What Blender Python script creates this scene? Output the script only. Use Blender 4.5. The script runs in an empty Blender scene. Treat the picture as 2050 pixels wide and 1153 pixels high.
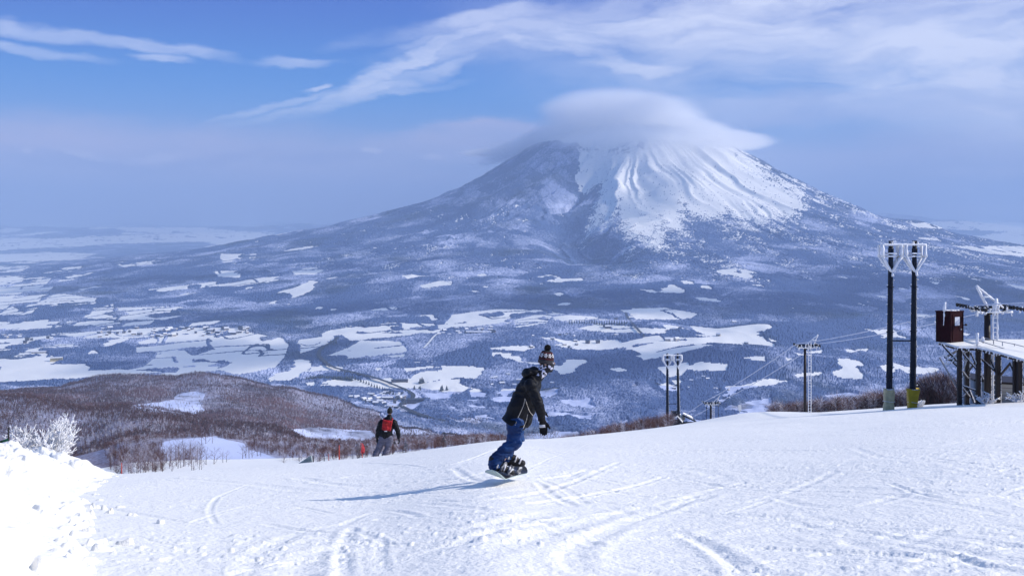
# Winter slope facing a cloud-capped volcano. One unit is one metre; the camera stands at the origin looking along +Y.
EXPO = .90
HAZE = 7.8e-5
CB = .76
CAPD = .0065
import bpy, bmesh, math, random
import numpy as np
from mathutils import Vector, Matrix, Euler
random.seed(7)
RNG = np.random.default_rng(11)
sc = bpy.context.scene
COL = sc.collection
F, CX, HY = 1960.0, 1025.0, 440.0          # focal length and horizon of the 2050 px wide view

# ------------------------------------------------------------------ helpers
def tag(o, label=None, cat=None, group=None, kind=None):
    if label: o['label'] = label
    if cat: o['category'] = cat
    if group: o['group'] = group
    if kind: o['kind'] = kind
    return o

def empty(name, loc=(0, 0, 0), rz=0.0):
    o = bpy.data.objects.new(name, None)
    o.location = loc
    o.rotation_euler = (0, 0, rz)
    o.empty_display_size = .2
    COL.objects.link(o)
    return o

def at(px, row, y):
    return Vector(((px - CX) / F * y, y, -(row - HY) / F * y))

def mesh_np(name, V, Q, mats, smooth=True, parent=None, tris=False, attrs=None, matidx=None):
    V = np.ascontiguousarray(V, np.float32); Q = np.ascontiguousarray(Q, np.int32)
    me = bpy.data.meshes.new(name)
    n = Q.shape[1]
    me.vertices.add(len(V)); me.vertices.foreach_set('co', V.ravel())
    me.loops.add(Q.size); me.loops.foreach_set('vertex_index', Q.ravel())
    me.polygons.add(len(Q))
    me.polygons.foreach_set('loop_start', np.arange(0, Q.size, n, dtype=np.int32))
    me.polygons.foreach_set('loop_total', np.full(len(Q), n, np.int32))
    me.polygons.foreach_set('use_smooth', np.full(len(Q), smooth))
    if matidx is not None:
        me.polygons.foreach_set('material_index', np.ascontiguousarray(matidx, np.int32))
    me.update(calc_edges=True)
    if attrs:
        for k, a in attrs.items():
            at_ = me.attributes.new(k, 'FLOAT', 'POINT')
            at_.data.foreach_set('value', np.ascontiguousarray(a, np.float32))
    for m in (mats if isinstance(mats, (list, tuple)) else [mats]): me.materials.append(m)
    o = bpy.data.objects.new(name, me)
    COL.objects.link(o)
    if parent: o.parent = parent
    return o

def grid_faces(nr, nc, mask=None):
    i = np.arange(nr * nc).reshape(nr, nc)
    q = np.stack([i[:-1, :-1], i[:-1, 1:], i[1:, 1:], i[1:, :-1]], -1)
    if mask is not None: q = q[mask]
    return q.reshape(-1, 4)

def compact(V, Q, *extra):
    used = np.zeros(len(V), bool); used[Q.ravel()] = True
    idx = np.cumsum(used) - 1
    return (V[used], idx[Q]) + tuple(e[used] for e in extra)

def _hash(ix, iy, seed):
    h = (ix.astype(np.int64) * 374761393 + iy.astype(np.int64) * 668265263 + seed * 1442695041) & 0xFFFFFFFF
    h = ((h ^ (h >> 13)) * 1274126177) & 0xFFFFFFFF
    h = (h ^ (h >> 16))
    return (h & 0xFFFFFF) / float(0xFFFFFF)

def vn(x, y, seed=0):
    ix = np.floor(x); iy = np.floor(y)
    fx = x - ix; fy = y - iy
    fx = fx * fx * (3 - 2 * fx); fy = fy * fy * (3 - 2 * fy)
    ix = ix.astype(np.int64); iy = iy.astype(np.int64)
    a = _hash(ix, iy, seed); b = _hash(ix + 1, iy, seed)
    c = _hash(ix, iy + 1, seed); d = _hash(ix + 1, iy + 1, seed)
    return (a * (1 - fx) + b * fx) * (1 - fy) + (c * (1 - fx) + d * fx) * fy

def fbm(x, y, o=4, seed=0, gain=.5):
    s = 0; a = 1; t = 0
    for k in range(o):
        s = s + a * vn(x * 2 ** k + 17.3 * k, y * 2 ** k - 9.1 * k, seed + k); t += a; a *= gain
    return s / t          # 0..1

def sstep(a, b, x):
    t = np.clip((x - a) / (b - a), 0, 1)
    return t * t * (3 - 2 * t)

# ------------------------------------------------------------------ materials
def new_mat(name):
    m = bpy.data.materials.new(name); m.use_nodes = True
    nt = m.node_tree; b = nt.nodes['Principled BSDF']
    return m, nt, b

def N(nt, t, **kw):
    n = nt.nodes.new(t)
    for k, v in kw.items():
        if k.startswith('i_'): n.inputs[k[2:].replace('_', ' ')].default_value = v
        else: setattr(n, k, v)
    return n

def simple(name, col, rough=.6, var=.15, scale=8., bump=.0, bscale=30., metal=0., col2=None, spec=.3):
    m, nt, b = new_mat(name)
    tc = N(nt, 'ShaderNodeTexCoord')
    nz = N(nt, 'ShaderNodeTexNoise'); nz.inputs['Scale'].default_value = scale; nz.inputs['Detail'].default_value = 4
    nt.links.new(tc.outputs['Object'], nz.inputs['Vector'])
    mx = N(nt, 'ShaderNodeMix', data_type='RGBA')
    c2 = col2 or tuple(max(0, c * (1 - var * 2)) for c in col)
    mx.inputs[6].default_value = (*col, 1); mx.inputs[7].default_value = (*c2, 1)
    mr = N(nt, 'ShaderNodeMapRange'); mr.inputs[1].default_value = .35; mr.inputs[2].default_value = .65
    nt.links.new(nz.outputs['Fac'], mr.inputs[0]); nt.links.new(mr.outputs[0], mx.inputs[0])
    nt.links.new(mx.outputs[2], b.inputs['Base Color'])
    b.inputs['Roughness'].default_value = rough; b.inputs['Metallic'].default_value = metal
    b.inputs['Specular IOR Level'].default_value = spec
    if bump:
        n2 = N(nt, 'ShaderNodeTexNoise'); n2.inputs['Scale'].default_value = bscale; n2.inputs['Detail'].default_value = 5
        nt.links.new(tc.outputs['Object'], n2.inputs['Vector'])
        bp = N(nt, 'ShaderNodeBump'); bp.inputs['Strength'].default_value = bump; bp.inputs['Distance'].default_value = .02
        nt.links.new(n2.outputs['Fac'], bp.inputs['Height']); nt.links.new(bp.outputs[0], b.inputs['Normal'])
    return m

SNOW = (.89, .87, .83)
def snow_material(name, near=True):
    m, nt, b = new_mat(name)
    b.inputs['Base Color'].default_value = (*SNOW, 1)
    b.inputs['Roughness'].default_value = .55; b.inputs['Specular IOR Level'].default_value = .25
    tc = N(nt, 'ShaderNodeTexCoord')
    cur = None
    for sc_, st, di in ((7., .5, .04), (26., .65, .02), (90., .5, .007)) if near else ((.02, .3, 4.), (.1, .3, 1.)):
        nz = N(nt, 'ShaderNodeTexNoise'); nz.inputs['Scale'].default_value = sc_; nz.inputs['Detail'].default_value = 3
        nt.links.new(tc.outputs['Object'], nz.inputs['Vector'])
        bp = N(nt, 'ShaderNodeBump'); bp.inputs['Strength'].default_value = st; bp.inputs['Distance'].default_value = di
        nt.links.new(nz.outputs['Fac'], bp.inputs['Height'])
        if cur: nt.links.new(cur.outputs[0], bp.inputs['Normal'])
        cur = bp
    nt.links.new(cur.outputs[0], b.inputs['Normal'])
    return m

M = {}
M['snow'] = snow_material('groomed_snow')
M['snow_far'] = snow_material('field_snow', False)
M['snow_cap'] = simple('snow_cap', SNOW, .6, .03, 3., .4, 20.)
M['rime'] = simple('rime_ice', (.92, .92, .94), .6, .08, 20., .8, 40.)
M['dark_steel'] = simple('dark_painted_steel', (.012, .017, .030), .55, .2, 6., .15, 30., spec=.15)
M['brown_steel'] = simple('brown_painted_steel', (.018, .010, .011), .5, .2, 6., .15, 30.)
M['booth'] = simple('maroon_sheet_metal', (.024, .0035, .006), .7, .15, 2., .1, 12., spec=.08)
M['cream_pad'] = simple('cream_vinyl_pad', (.60, .50, .27), .55, .12, 4., .4, 6.)
M['yellow_pad'] = simple('yellow_vinyl_pad', (.50, .35, .012), .5, .1, 4., .4, 6.)
M['black_rubber'] = simple('black_rubber', (.015, .015, .018), .6, .1)
M['rope_steel'] = simple('steel_rope', (.35, .36, .40), .5, .2, 3.)
M['rope_rime'] = simple('rimed_rope', (.72, .76, .88), .6, .1, 3.)
M['orange_pole'] = simple('orange_pole', (.55, .05, .02), .5, .1)
M['pink_flag'] = simple('pink_flag', (.75, .12, .14), .6, .1)
M['green_net'] = simple('green_net', (.02, .16, .10), .7, .2, 30.)
M['hut_grey'] = simple('blue_grey_panel', (.20, .25, .31), .6, .05, 3.)
M['asphalt'] = simple('wet_asphalt', (.035, .04, .055), .7, .1, .02)
M['window_white'] = simple('frosted_pane', (.55, .58, .66), .3, .1, 12.)

def siding(name, col):
    m, nt, b = new_mat(name)
    tc = N(nt, 'ShaderNodeTexCoord'); sp = N(nt, 'ShaderNodeSeparateXYZ')
    nt.links.new(tc.outputs['Object'], sp.inputs[0])
    mu = N(nt, 'ShaderNodeMath', operation='MULTIPLY'); mu.inputs[1].default_value = 3.4
    fr = N(nt, 'ShaderNodeMath', operation='FRACT')
    nt.links.new(sp.outputs[2], mu.inputs[0]); nt.links.new(mu.outputs[0], fr.inputs[0])
    lt = N(nt, 'ShaderNodeMath', operation='LESS_THAN'); lt.inputs[1].default_value = .12
    nt.links.new(fr.outputs[0], lt.inputs[0])
    mx = N(nt, 'ShaderNodeMix', data_type='RGBA'); mx.inputs[6].default_value = (*col, 1)
    mx.inputs[7].default_value = (*[c * .35 for c in col], 1)
    nt.links.new(lt.outputs[0], mx.inputs[0]); nt.links.new(mx.outputs[2], b.inputs['Base Color'])
    bp = N(nt, 'ShaderNodeBump'); bp.inputs['Distance'].default_value = .02
    nt.links.new(fr.outputs[0], bp.inputs['Height']); nt.links.new(bp.outputs[0], b.inputs['Normal'])
    b.inputs['Roughness'].default_value = .6
    return m
M['hut_beige'] = siding('beige_siding', (.42, .40, .36))

def forest_material(name, wood, scale, snowfrac=.45, conifer=(.02, .035, .05), patch=.0013):
    # canopy of bare, rimed trees: twigs, snow on the ground seen between them, and conifer stands; the pale tone is blued to imitate haze
    m, nt, b = new_mat(name)
    at_ = N(nt, 'ShaderNodeAttribute', attribute_name='grain')
    tc = N(nt, 'ShaderNodeTexCoord')
    nz = N(nt, 'ShaderNodeTexNoise'); nz.inputs['Scale'].default_value = patch; nz.inputs['Detail'].default_value = 6
    nz.inputs['Roughness'].default_value = .65
    nt.links.new(tc.outputs['Object'], nz.inputs['Vector'])
    n2 = N(nt, 'ShaderNodeTexNoise'); n2.inputs['Scale'].default_value = scale; n2.inputs['Detail'].default_value = 3
    nt.links.new(tc.outputs['Object'], n2.inputs['Vector'])
    ad = N(nt, 'ShaderNodeMath', operation='ADD'); nt.links.new(at_.outputs['Fac'], ad.inputs[0])
    sb = N(nt, 'ShaderNodeMath', operation='MULTIPLY_ADD'); sb.inputs[1].default_value = .6; sb.inputs[2].default_value = -.3
    nt.links.new(n2.outputs['Fac'], sb.inputs[0]); nt.links.new(sb.outputs[0], ad.inputs[1])
    mr = N(nt, 'ShaderNodeMapRange'); mr.inputs[1].default_value = 1 - snowfrac - .35; mr.inputs[2].default_value = 1 - snowfrac + .45
    nt.links.new(ad.outputs[0], mr.inputs[0])
    m1 = N(nt, 'ShaderNodeMix', data_type='RGBA')
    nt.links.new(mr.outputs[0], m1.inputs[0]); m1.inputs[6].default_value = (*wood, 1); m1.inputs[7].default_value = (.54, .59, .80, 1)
    cr = N(nt, 'ShaderNodeMapRange'); cr.inputs[1].default_value = .54; cr.inputs[2].default_value = .66; cr.inputs[4].default_value = .75
    nt.links.new(nz.outputs['Fac'], cr.inputs[0])
    m2 = N(nt, 'ShaderNodeMix', data_type='RGBA')
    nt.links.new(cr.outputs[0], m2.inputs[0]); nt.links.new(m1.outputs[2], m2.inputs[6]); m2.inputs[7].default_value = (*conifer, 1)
    nt.links.new(m2.outputs[2], b.inputs['Base Color'])
    b.inputs['Roughness'].default_value = .9; b.inputs['Specular IOR Level'].default_value = .05
    return m
M['forest'] = forest_material('rimed_forest_haze_blue', (.054, .092, .215), .05, .30, (.022, .040, .070))  # blue in the wood colour paints in distance haze on the flanks
M['hill_ground'] = forest_material('wooded_hill_snow', (.11, .06, .06), .25, .24, (.06, .05, .06), .006)

# ------------------------------------------------------------------ terrain shape
H0 = 1.05
_cx = [-3000, -1200, -400, 0, 120, 250, 400, 600, 740, 900, 1000, 1100, 1200, 1300, 1400, 1500, 1600, 1750, 1900, 2050, 2300, 2700, 4000]
_cr = [985, 985, 970, 958, 954, 950, 943, 930, 918, 897, 885, 880, 868, 857, 846, 837, 829, 818, 807, 801, 792, 785, 780]
_dx = [-3000, 0, 250, 740, 1000, 1200, 1400, 1600, 2050, 4000]
_dd = [28, 28, 30, 38, 37, 60, 105, 130, 110, 110]
_gx = np.arange(-3000, 4001, 2.)
def _smooth(v, w):
    k = np.exp(-np.linspace(-2, 2, w) ** 2); k /= k.sum()
    return np.convolve(np.pad(v, w // 2, 'edge'), k, 'valid')
_gr = _smooth(np.interp(_gx, _cx, _cr), 101); _gd = _smooth(np.interp(_gx, _dx, _dd), 151)
def crest_row(px): return np.interp(px, _gx, _gr)
def crest_d(px): return np.interp(px, _gx, _gd)

_rc = ([-600, 0, 120, 200, 240, 300, 400, 500, 600, 700, 800, 900, 960, 1050, 1150], [930, 930, 925, 903, 886, 880, 877, 885, 888, 892, 889, 884, 881, 890, 920])
_rb = ([-900, 0, 54, 110, 150, 190, 240, 300, 360, 470, 540, 578, 614, 700, 1100], [790, 796, 798, 808, 819, 821, 815, 816, 825, 838, 847, 860, 884, 905, 930])
_ra = ([-900, 0, 123, 144, 217, 325, 379, 433, 469, 505, 578, 650, 740, 800, 960, 1100], [790, 776, 775, 767, 756, 751, 749, 752, 758, 763, 772, 792, 823, 846, 878, 915])
NPX = np.arange(-3000, 4001, 10.)
LY = np.linspace(0, math.log(5000), 520)
def _build_s():
    S = np.zeros((len(NPX), len(LY)))
    for i, p in enumerate(NPX):
        dc = crest_d(p); r0 = crest_row(p)
        left = float(np.interp(p, [1000, 1200], [1, 0]))
        c = np.interp(p, *_rc); b = np.interp(p, *_rb); a = np.interp(p, *_ra)
        y0 = 1.55 * dc
        rp = r0 + (H0 * .3025 / y0) * F
        nodesL = [(y0, rp), (105, r0 + 24), (175, r0 + 1 if p > 240 else r0 + 6), (380, c), (560, c + 22), (720, max(c, b) + 12), (1100, b), (1450, b + 18), (1750, max(b, a) + 8), (2600, a), (3050, min(a + 26, 826)), (3800, 749.5), (5000, 675)]
        nodesR = [(y0, rp), (250, r0 + 25), (380, r0 + 42), (560, r0 + 55), (720, r0 + 60), (1100, r0 + 70), (1450, r0 + 70), (1750, r0 + 68), (2450, 920), (2700, 875.5), (3050, 825.6), (3800, 749.5), (5000, 675)]
        ys = [l[0] * left + r[0] * (1 - left) for l, r in zip(nodesL, nodesR)]
        rs = [l[1] * left + r[1] * (1 - left) for l, r in zip(nodesL, nodesR)]
        S[i] = np.interp(LY, np.log(ys), rs)
    k = np.exp(-np.linspace(-2, 2, 13) ** 2); k /= k.sum()
    Sp = np.pad(S, ((0, 0), (6, 6)), 'edge')
    S = sum(k[j] * Sp[:, j:j + S.shape[1]] for j in range(13))
    k = np.exp(-np.linspace(-2, 2, 5) ** 2); k /= k.sum()
    Sp = np.pad(S, ((2, 2), (0, 0)), 'edge')
    return sum(k[j] * Sp[j:j + S.shape[0]] for j in range(5))
SG = _build_s()
def s_mid(px, y):
    fi = np.clip((px - NPX[0]) / 10., 0, len(NPX) - 1.001); fj = np.clip(np.log(np.maximum(y, 1)) / LY[1], 0, len(LY) - 1.001)
    i = fi.astype(int); j = fj.astype(int); a = fi - i; b = fj - j
    return (SG[i, j] * (1 - a) + SG[i + 1, j] * a) * (1 - b) + (SG[i, j + 1] * (1 - a) + SG[i + 1, j + 1] * a) * b

MX, MY = (1262 - CX) / F * 11000, 11000.
_pr = [0, 250, 600, 900, 1234, 1600, 2020, 2400, 2800, 3370, 3930, 4430, 5200, 6000, 7000, 8000, 9300]
_pz = [1110, 1100, 1000, 885, 716, 500, 290, 150, 18, -108, -213, -290, -385, -468, -548, -588, -600]
GUL = [(at(*p) - Vector((MX, MY, 0))) for p in ((1215, 330, 10100), (1190, 370, 9700), (1150, 420, 9100), (1132, 480, 8500), (1140, 540, 7700), (1200, 590, 6900))]
def seg_dist(x, y, pts):
    best = np.full(x.shape, 1e9)
    for (ax, ay), (bx, by) in zip(pts[:-1], pts[1:]):
        dx, dy = bx - ax, by - ay
        t = np.clip(((x - ax) * dx + (y - ay) * dy) / (dx * dx + dy * dy), 0, 1)
        best = np.minimum(best, np.hypot(x - ax - t * dx, y - ay - t * dy))
    return best
def z_far(x, y):
    x0, y0 = x, y
    dx = x - MX; dy = y - MY
    r = np.hypot(dx, dy); th = np.arctan2(dy, dx)
    side = np.clip(dx / np.maximum(r, 1), 0, 1)
    wob = 1 + .05 * (fbm(np.cos(th) * 3 + 5, np.sin(th) * 3 + 5, 3, 5) - .5) * 2
    re = r * (1 + .13 * side * sstep(1500, 3200, r)) * (1 + (wob - 1) * sstep(1500, 4000, r))
    z = np.interp(re, _pr, _pz)
    # radial ribs and gullies
    thw = th + .22 * (fbm(x / 800., y / 800., 3, 21) - .5) + .05 * (fbm(x / 200., y / 200., 3, 22) - .5)
    n1 = 1 - np.abs(2 * fbm(thw * 9 + 3, np.log(r + 300) * 1.3, 2, 31) - 1)
    n2 = (1 - np.abs(2 * vn(thw * 30 + 3, np.log(r + 300) * 2.4, 32) - 1)) * sstep(.3, .7, fbm(x / 700., y / 700., 2, 33))
    A = np.interp(r, [0, 500, 1300, 2200, 3500, 5200, 8000], [0, 40, 85, 75, 42, 18, 0])
    z = z + A * (1.1 * (n1 - .5) + .6 * (n2 - .5))
    d = seg_dist(dx, dy, [(g.x, g.y) for g in GUL])
    z = z - 165 * np.exp(-(d / 230.) ** 2) * sstep(600, 1300, r)
    z = z + np.interp(r, [1800, 4000, 7000, 9500], [0, 38, 26, 0]) * (fbm(x / 620., y / 620., 5, 77) - .5) * 2
    # plain
    z = z + 14 * (fbm(x / 900., y / 900., 4, 3) - .5)
    def hill(px, yy, h, sx, sy):
        xx = (px - CX) / F * yy
        return h * np.exp(-((x - xx) / sx) ** 2 - ((y - yy) / sy) ** 2)
    z = z + hill(1240, 3350, 62, 210, 260) + hill(1440, 3700, 60, 330, 280) + hill(1330, 4350, 45, 240, 260) + hill(1560, 4300, 48, 260, 240)
    z = z + hill(1650, 3000, 45, 260, 180) + hill(1010, 4100, 28, 300, 240) + hill(1130, 4600, 26, 330, 240) + hill(1820, 3200, 50, 300, 200) + hill(1700, 3600, 50, 350, 250)
    z = z + hill(1850, 9600, 70, 260, 300) + hill(900, 3050, 30, 160, 120)
    z = z + hill(1940, 11500, 90, 700, 500)
    rough = sstep(900, 1250, CX + F * x / y) * sstep(5600, 4200, y)
    z = z + rough * 34 * (fbm(x / 420., y / 420., 4, 55) - .5) * 2
    # far hills on the horizon
    u = x / y
    fh = sstep(17000, 30000, y) * (130 + 1000 * fbm(x / 5200., y / 3800., 5, 91) ** 1.6)
    z = z + fh * np.interp(u, [-.6, -.25, -.1, .1, .35, .6], [.75, .85, 1.0, 1, 1.25, 1.5])
    z = z - y * y / (2 * 7.4e6)          # the earth's curve
    return z
def Z(x, y, detail=True):
    x = np.asarray(x, float); y = np.asarray(y, float)
    px = CX + F * x / y
    dc = crest_d(px); sc_ = crest_row(px)
    spar = sc_ + F * H0 * (1 - y / dc) ** 2 / y
    w = sstep(1.15, 1.5, y / dc)
    row = spar * (1 - w) + s_mid(px, np.minimum(y, 5000)) * w
    z = -(row - HY) / F * y
    z = z + .62 * np.exp(-((x - 22.5) / 4.6) ** 2 - ((y - 92) / 9.) ** 2)      # low wind-blown hump on the crest
    if detail:
        z = z + sstep(120, 500, y) * sstep(4000, 3200, y) * (.012 * y) * (fbm(x / (90.), y / (120.), 4, 8) - .5) \
              + sstep(500, 1200, y) * sstep(3600, 3000, y) * 26 * (fbm((x + .35 * y) / 150., (y) / 420., 3, 18) - .5)
    m = sstep(3100, 3900, y)
    if np.any(m > 0):
        z = z * (1 - m) + z_far(x, y) * m
    return z
def zg(x, y): return float(Z(np.array([x]), np.array([y]))[0])
def ground(px, y):
    x = (px - CX) / F * y
    return Vector((x, y, zg(x, y)))
def on_row(px, row, ymin=2600, ymax=30000):
    """the ground point of the valley seen at this azimuth and depression angle"""
    ys = np.exp(np.linspace(math.log(ymin), math.log(ymax), 1500)); xs = (px - CX) / F * ys
    rr = HY - F * Z(xs, ys) / ys
    k = np.argmax(rr <= row)
    if rr[k] > row: k = len(ys) - 1
    return Vector((xs[k], ys[k], float(Z(xs[k:k + 1], ys[k:k + 1])[0])))

def cols(dens, lo=-1400, hi=3450):
    a = np.arange(-60, 2111, dens)
    l = -60 - np.cumsum(np.linspace(dens, 60, 42)); l = l[l > lo - 400]
    r = 2110 + np.cumsum(np.linspace(dens, 60, 42)); r = r[r < hi + 400]
    return np.concatenate([l[::-1], a, r])

# ------------------------------------------------------------------ ski slope
def px_ground(px, row):
    # point of the near slope at this direction (front side of the crest)
    ys = np.exp(np.linspace(math.log(2), math.log(crest_d(px) * .999), 600)); s = crest_row(px) + F * H0 * (1 - ys / crest_d(px)) ** 2 / ys
    k = int(np.argmax(s <= row)); k = k if s[k] <= row else len(ys) - 1
    return ((px - CX) / F * ys[k], ys[k])

TRACKS = [  # direction pairs, width m, depth m, berm
    ([(1230, 1150), (1170, 1142), (1145, 1120), (1150, 1098), (1180, 1075), (1240, 1045), (1320, 1015), (1420, 985)], .085, .035),
    ([(1000, 1095), (1080, 1065), (1180, 1040), (1300, 1010), (1400, 985)], .10, .028),
    ([(600, 1153), (606, 1125), (640, 1100), (700, 1085), (800, 1075), (960, 1050), (1100, 1020)], .09, .035),
    ([(690, 1153), (686, 1120), (688, 1085), (705, 1050)], .05, .03),
    ([(765, 1140), (760, 1110), (762, 1080)], .04, .02),
    ([(1400, 1075), (1450, 1105), (1500, 1140)], .06, .035),
    ([(1370, 1065), (1430, 1100), (1480, 1150)], .05, .025),
    ([(1500, 1140), (1560, 1153)], .08, .03),
    ([(1150, 948), (1160, 935), (1300, 930), (1400, 938), (1450, 950)], .12, .025),
    ([(1080, 960), (1110, 985), (1150, 1005)], .05, .03),
    ([(1090, 955), (1140, 975), (1170, 1000)], .05, .02),
    ([(1030, 948), (1130, 940), (1300, 925), (1500, 915)], .06, .02),
    ([(1500, 970), (1650, 972), (1800, 980), (2000, 985), (2080, 1000)], .12, .03),
    ([(1550, 975), (1750, 985), (1900, 1005), (2060, 1035)], .06, .02),
    ([(1700, 1060), (1850, 1085), (2060, 1130)], .06, .025),
    ([(1600, 1045), (1800, 1090), (1950, 1125), (2060, 1153)], .05, .02),
    ([(1200, 905), (1350, 900), (1500, 900), (1640, 902)], .12, .03),
    ([(1250, 958), (1380, 960), (1500, 968)], .10, .03),
    ([(600, 955), (700, 965), (800, 958), (960, 948)], .10, .035),
    ([(330, 960), (500, 965), (640, 975), (760, 965)], .12, .03),
    ([(430, 1040), (420, 1010), (440, 985), (500, 965)], .03, .02),
    ([(480, 1153), (520, 1100), (600, 1060), (720, 1035)], .07, .02),
    ([(1700, 860), (1850, 855), (2060, 850)], .15, .02),
    ([(1800, 900), (1950, 905), (2060, 912)], .12, .02),
    ([(860, 1000), (1000, 1020), (1100, 1045), (1200, 1090)], .05, .02),
]
def spline(pts, n=14):
    out = []
    P = [pts[0]] + list(pts) + [pts[-1]]
    for i in range(1, len(P) - 2):
        for t in np.linspace(0, 1, n, endpoint=(i == len(P) - 3)):
            a, b, c, d = P[i - 1:i + 3]
            out.append(tuple(.5 * ((2 * b[k]) + (-a[k] + c[k]) * t + (2 * a[k] - 5 * b[k] + 4 * c[k] - d[k]) * t * t + (-a[k] + 3 * b[k] - 3 * c[k] + d[k]) * t ** 3) for k in range(2)))
    return out
def slope_detail(x, y):
    """chopped, groomed and skied snow: metres of height"""
    att = sstep(2, 5, y)
    big = (fbm(x / 2.6, y / 4.5, 3, 101) - .5) * .07 + (fbm(x / 9., y / 13., 2, 111) - .5) * .22
    chop_mask = sstep(.42, .62, fbm(x / 1.7, y / 2.6, 3, 102))
    chop = (fbm(x / .16, y / .20, 4, 103, .6) - .5) * (.008 + .014 * chop_mask)
    crumb = np.maximum(0, vn(x / .07, y / .09, 107) - .80) * (.05 + .07 * sstep(16, 6, y)) * chop_mask
    # long carved lines, almost level across the fall line
    a = .10; xr = x * math.cos(a) + y * math.sin(a); yr = -x * math.sin(a) + y * math.cos(a)
    wv = yr + .5 * np.sin(xr / 5.) + 1.2 * fbm(xr / 4., yr / 6., 2, 104)
    ln = np.maximum(0, vn(xr / 5.5, wv / .11, 105) - .74) * .12 * sstep(.35, .6, fbm(xr / 6., yr / 2., 2, 106))
    b = -.9; xs = x * math.cos(b) + y * math.sin(b); ys = -x * math.sin(b) + y * math.cos(b)
    ln2 = np.maximum(0, vn(xs / 4., (ys + .8 * fbm(xs / 3., ys / 3., 2, 108)) / .09, 109) - .82) * .09 * sstep(.5, .65, fbm(xs / 3., ys / 3., 2, 110))
    z = (big * sstep(3, 14, y) + chop + crumb - ln - ln2) * att
    return z
def track_disp(x, y):
    z = np.zeros_like(x)
    for pts, w, dpt in TRACKS:
        P = spline([px_ground(*p) for p in pts], 8)
        X = [p[0] for p in P]; Y = [p[1] for p in P]
        near = np.where((x > min(X) - .8) & (x < max(X) + .8) & (y > min(Y) - .8) & (y < max(Y) + .8))
        d = seg_dist(x[near], y[near], P)
        dpt = dpt * .28
        g = -dpt * np.exp(-(d / w) ** 4) + dpt * .65 * np.exp(-((d - 2.0 * w) / (.7 * w)) ** 2)
        z[near] += g * (.6 + .8 * vn(x[near] / .25, y[near] / .25, 120))
    return z

_r = random.Random(12)
for _k in range(70):      # faint criss-cross of older runs
    x0_ = _r.uniform(300, 2050); r0_ = _r.choice([_r.uniform(890, 1000), _r.uniform(960, 1150)]); L_ = _r.uniform(120, 420); sl0 = _r.uniform(-.22, .12); cv = _r.uniform(-30, 30)
    _p = [(x0_ + L_ * t, r0_ + L_ * t * sl0 + cv * math.sin(math.pi * t)) for t in (0, .25, .5, .75, 1)]
    _p = [(a, max(b, float(crest_row(a)) + 6)) for a, b in _p]
    TRACKS.append((_p, _r.uniform(.025, .07), _r.uniform(.012, .035)))
pxs = cols(1.7, -3000, 3900)
def polar_block(pxs, ys, zf):
    PX, Y = np.meshgrid(pxs, ys)
    X = (PX - CX) / F * Y
    Zv = zf(X, Y)
    return PX, X, Y, Zv
ys1 = np.exp(np.linspace(math.log(1.2), math.log(62.), 620))
ys1 = np.concatenate([ys1, np.exp(np.linspace(math.log(62.), math.log(230.), 150))[1:]])
PX, X, Y, Zv = polar_block(pxs, ys1, Z)
Zv = Zv + (slope_detail(X, Y) + track_disp(X, Y)) * np.interp(Y, [0, 60, 160], [1, 1, .5])
V = np.stack([X, Y, Zv], -1).reshape(-1, 3)
ski_slope = mesh_np('ski_slope', V, grid_faces(*X.shape), M['snow'])
tag(ski_slope, 'groomed white ski slope cut by board and ski tracks', None, None, 'structure')
# the snow the photographer stands on
bm = bmesh.new(); bmesh.ops.create_grid(bm, x_segments=40, y_segments=30, size=1)
for v in bm.verts:
    v.co.x *= 14; v.co.y = v.co.y * 5.5 - 4.35
    v.co.z = -H0 - .15 * 1.15 - max(0, (v.co.y - 1.15)) * .1 - (0 if v.co.y < 1 else .02) + .12 * (-min(v.co.y, 1.15) + 1.15) * 0
me = bpy.data.meshes.new('snow_ledge'); bm.to_mesh(me); bm.free(); me.materials.append(M['snow'])
o = bpy.data.objects.new('snow_ledge', me); COL.objects.link(o)
tag(o, 'level snow at the top of the slope', None, None, 'structure')

# ------------------------------------------------------------------ snow bank on the left
bx = np.arange(-560, 330, 1.6)
by = np.exp(np.linspace(math.log(4.0), math.log(27.5), 420))
PXb, Xb, Yb, Zb = polar_block(bx, by, Z)
_ft = [(-2.55, 4.), (-2.75, 6.), (-4.1, 9.), (-5.3, 12.), (-6.6, 15), (-8.4, 20.), (-10.3, 25.5), (-11.4, 30)]
foot = np.interp(Yb, [f[1] for f in _ft], [f[0] for f in _ft])
foot = foot + .5 * (fbm(Yb / 1.1, Xb * 0, 3, 140) - .5) * 2 * .55
dd = foot - Xb
tp = np.interp(Yb, [4, 6, 9, 12, 16, 20, 25, 27.5], [.78, .78, .68, .55, .54, .58, .42, .1])
wd = np.interp(Yb, [4, 8, 14, 20, 27], [1.5, 1.7, 1.7, 1.5, 1.2])
prof = sstep(-.1, 1, dd / wd)
h = tp * prof * (.62 + .55 * fbm(Xb / 1.3, Yb / 1.6, 3, 141))
h = h - .25 * sstep(1.8, 4.5, dd)
rb = np.random.default_rng(5)
wx = .30 * (fbm(Xb / .28, Yb / .28, 3, 150) - .5); wy = .30 * (fbm(Xb / .28, Yb / .28, 3, 151) - .5)
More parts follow.
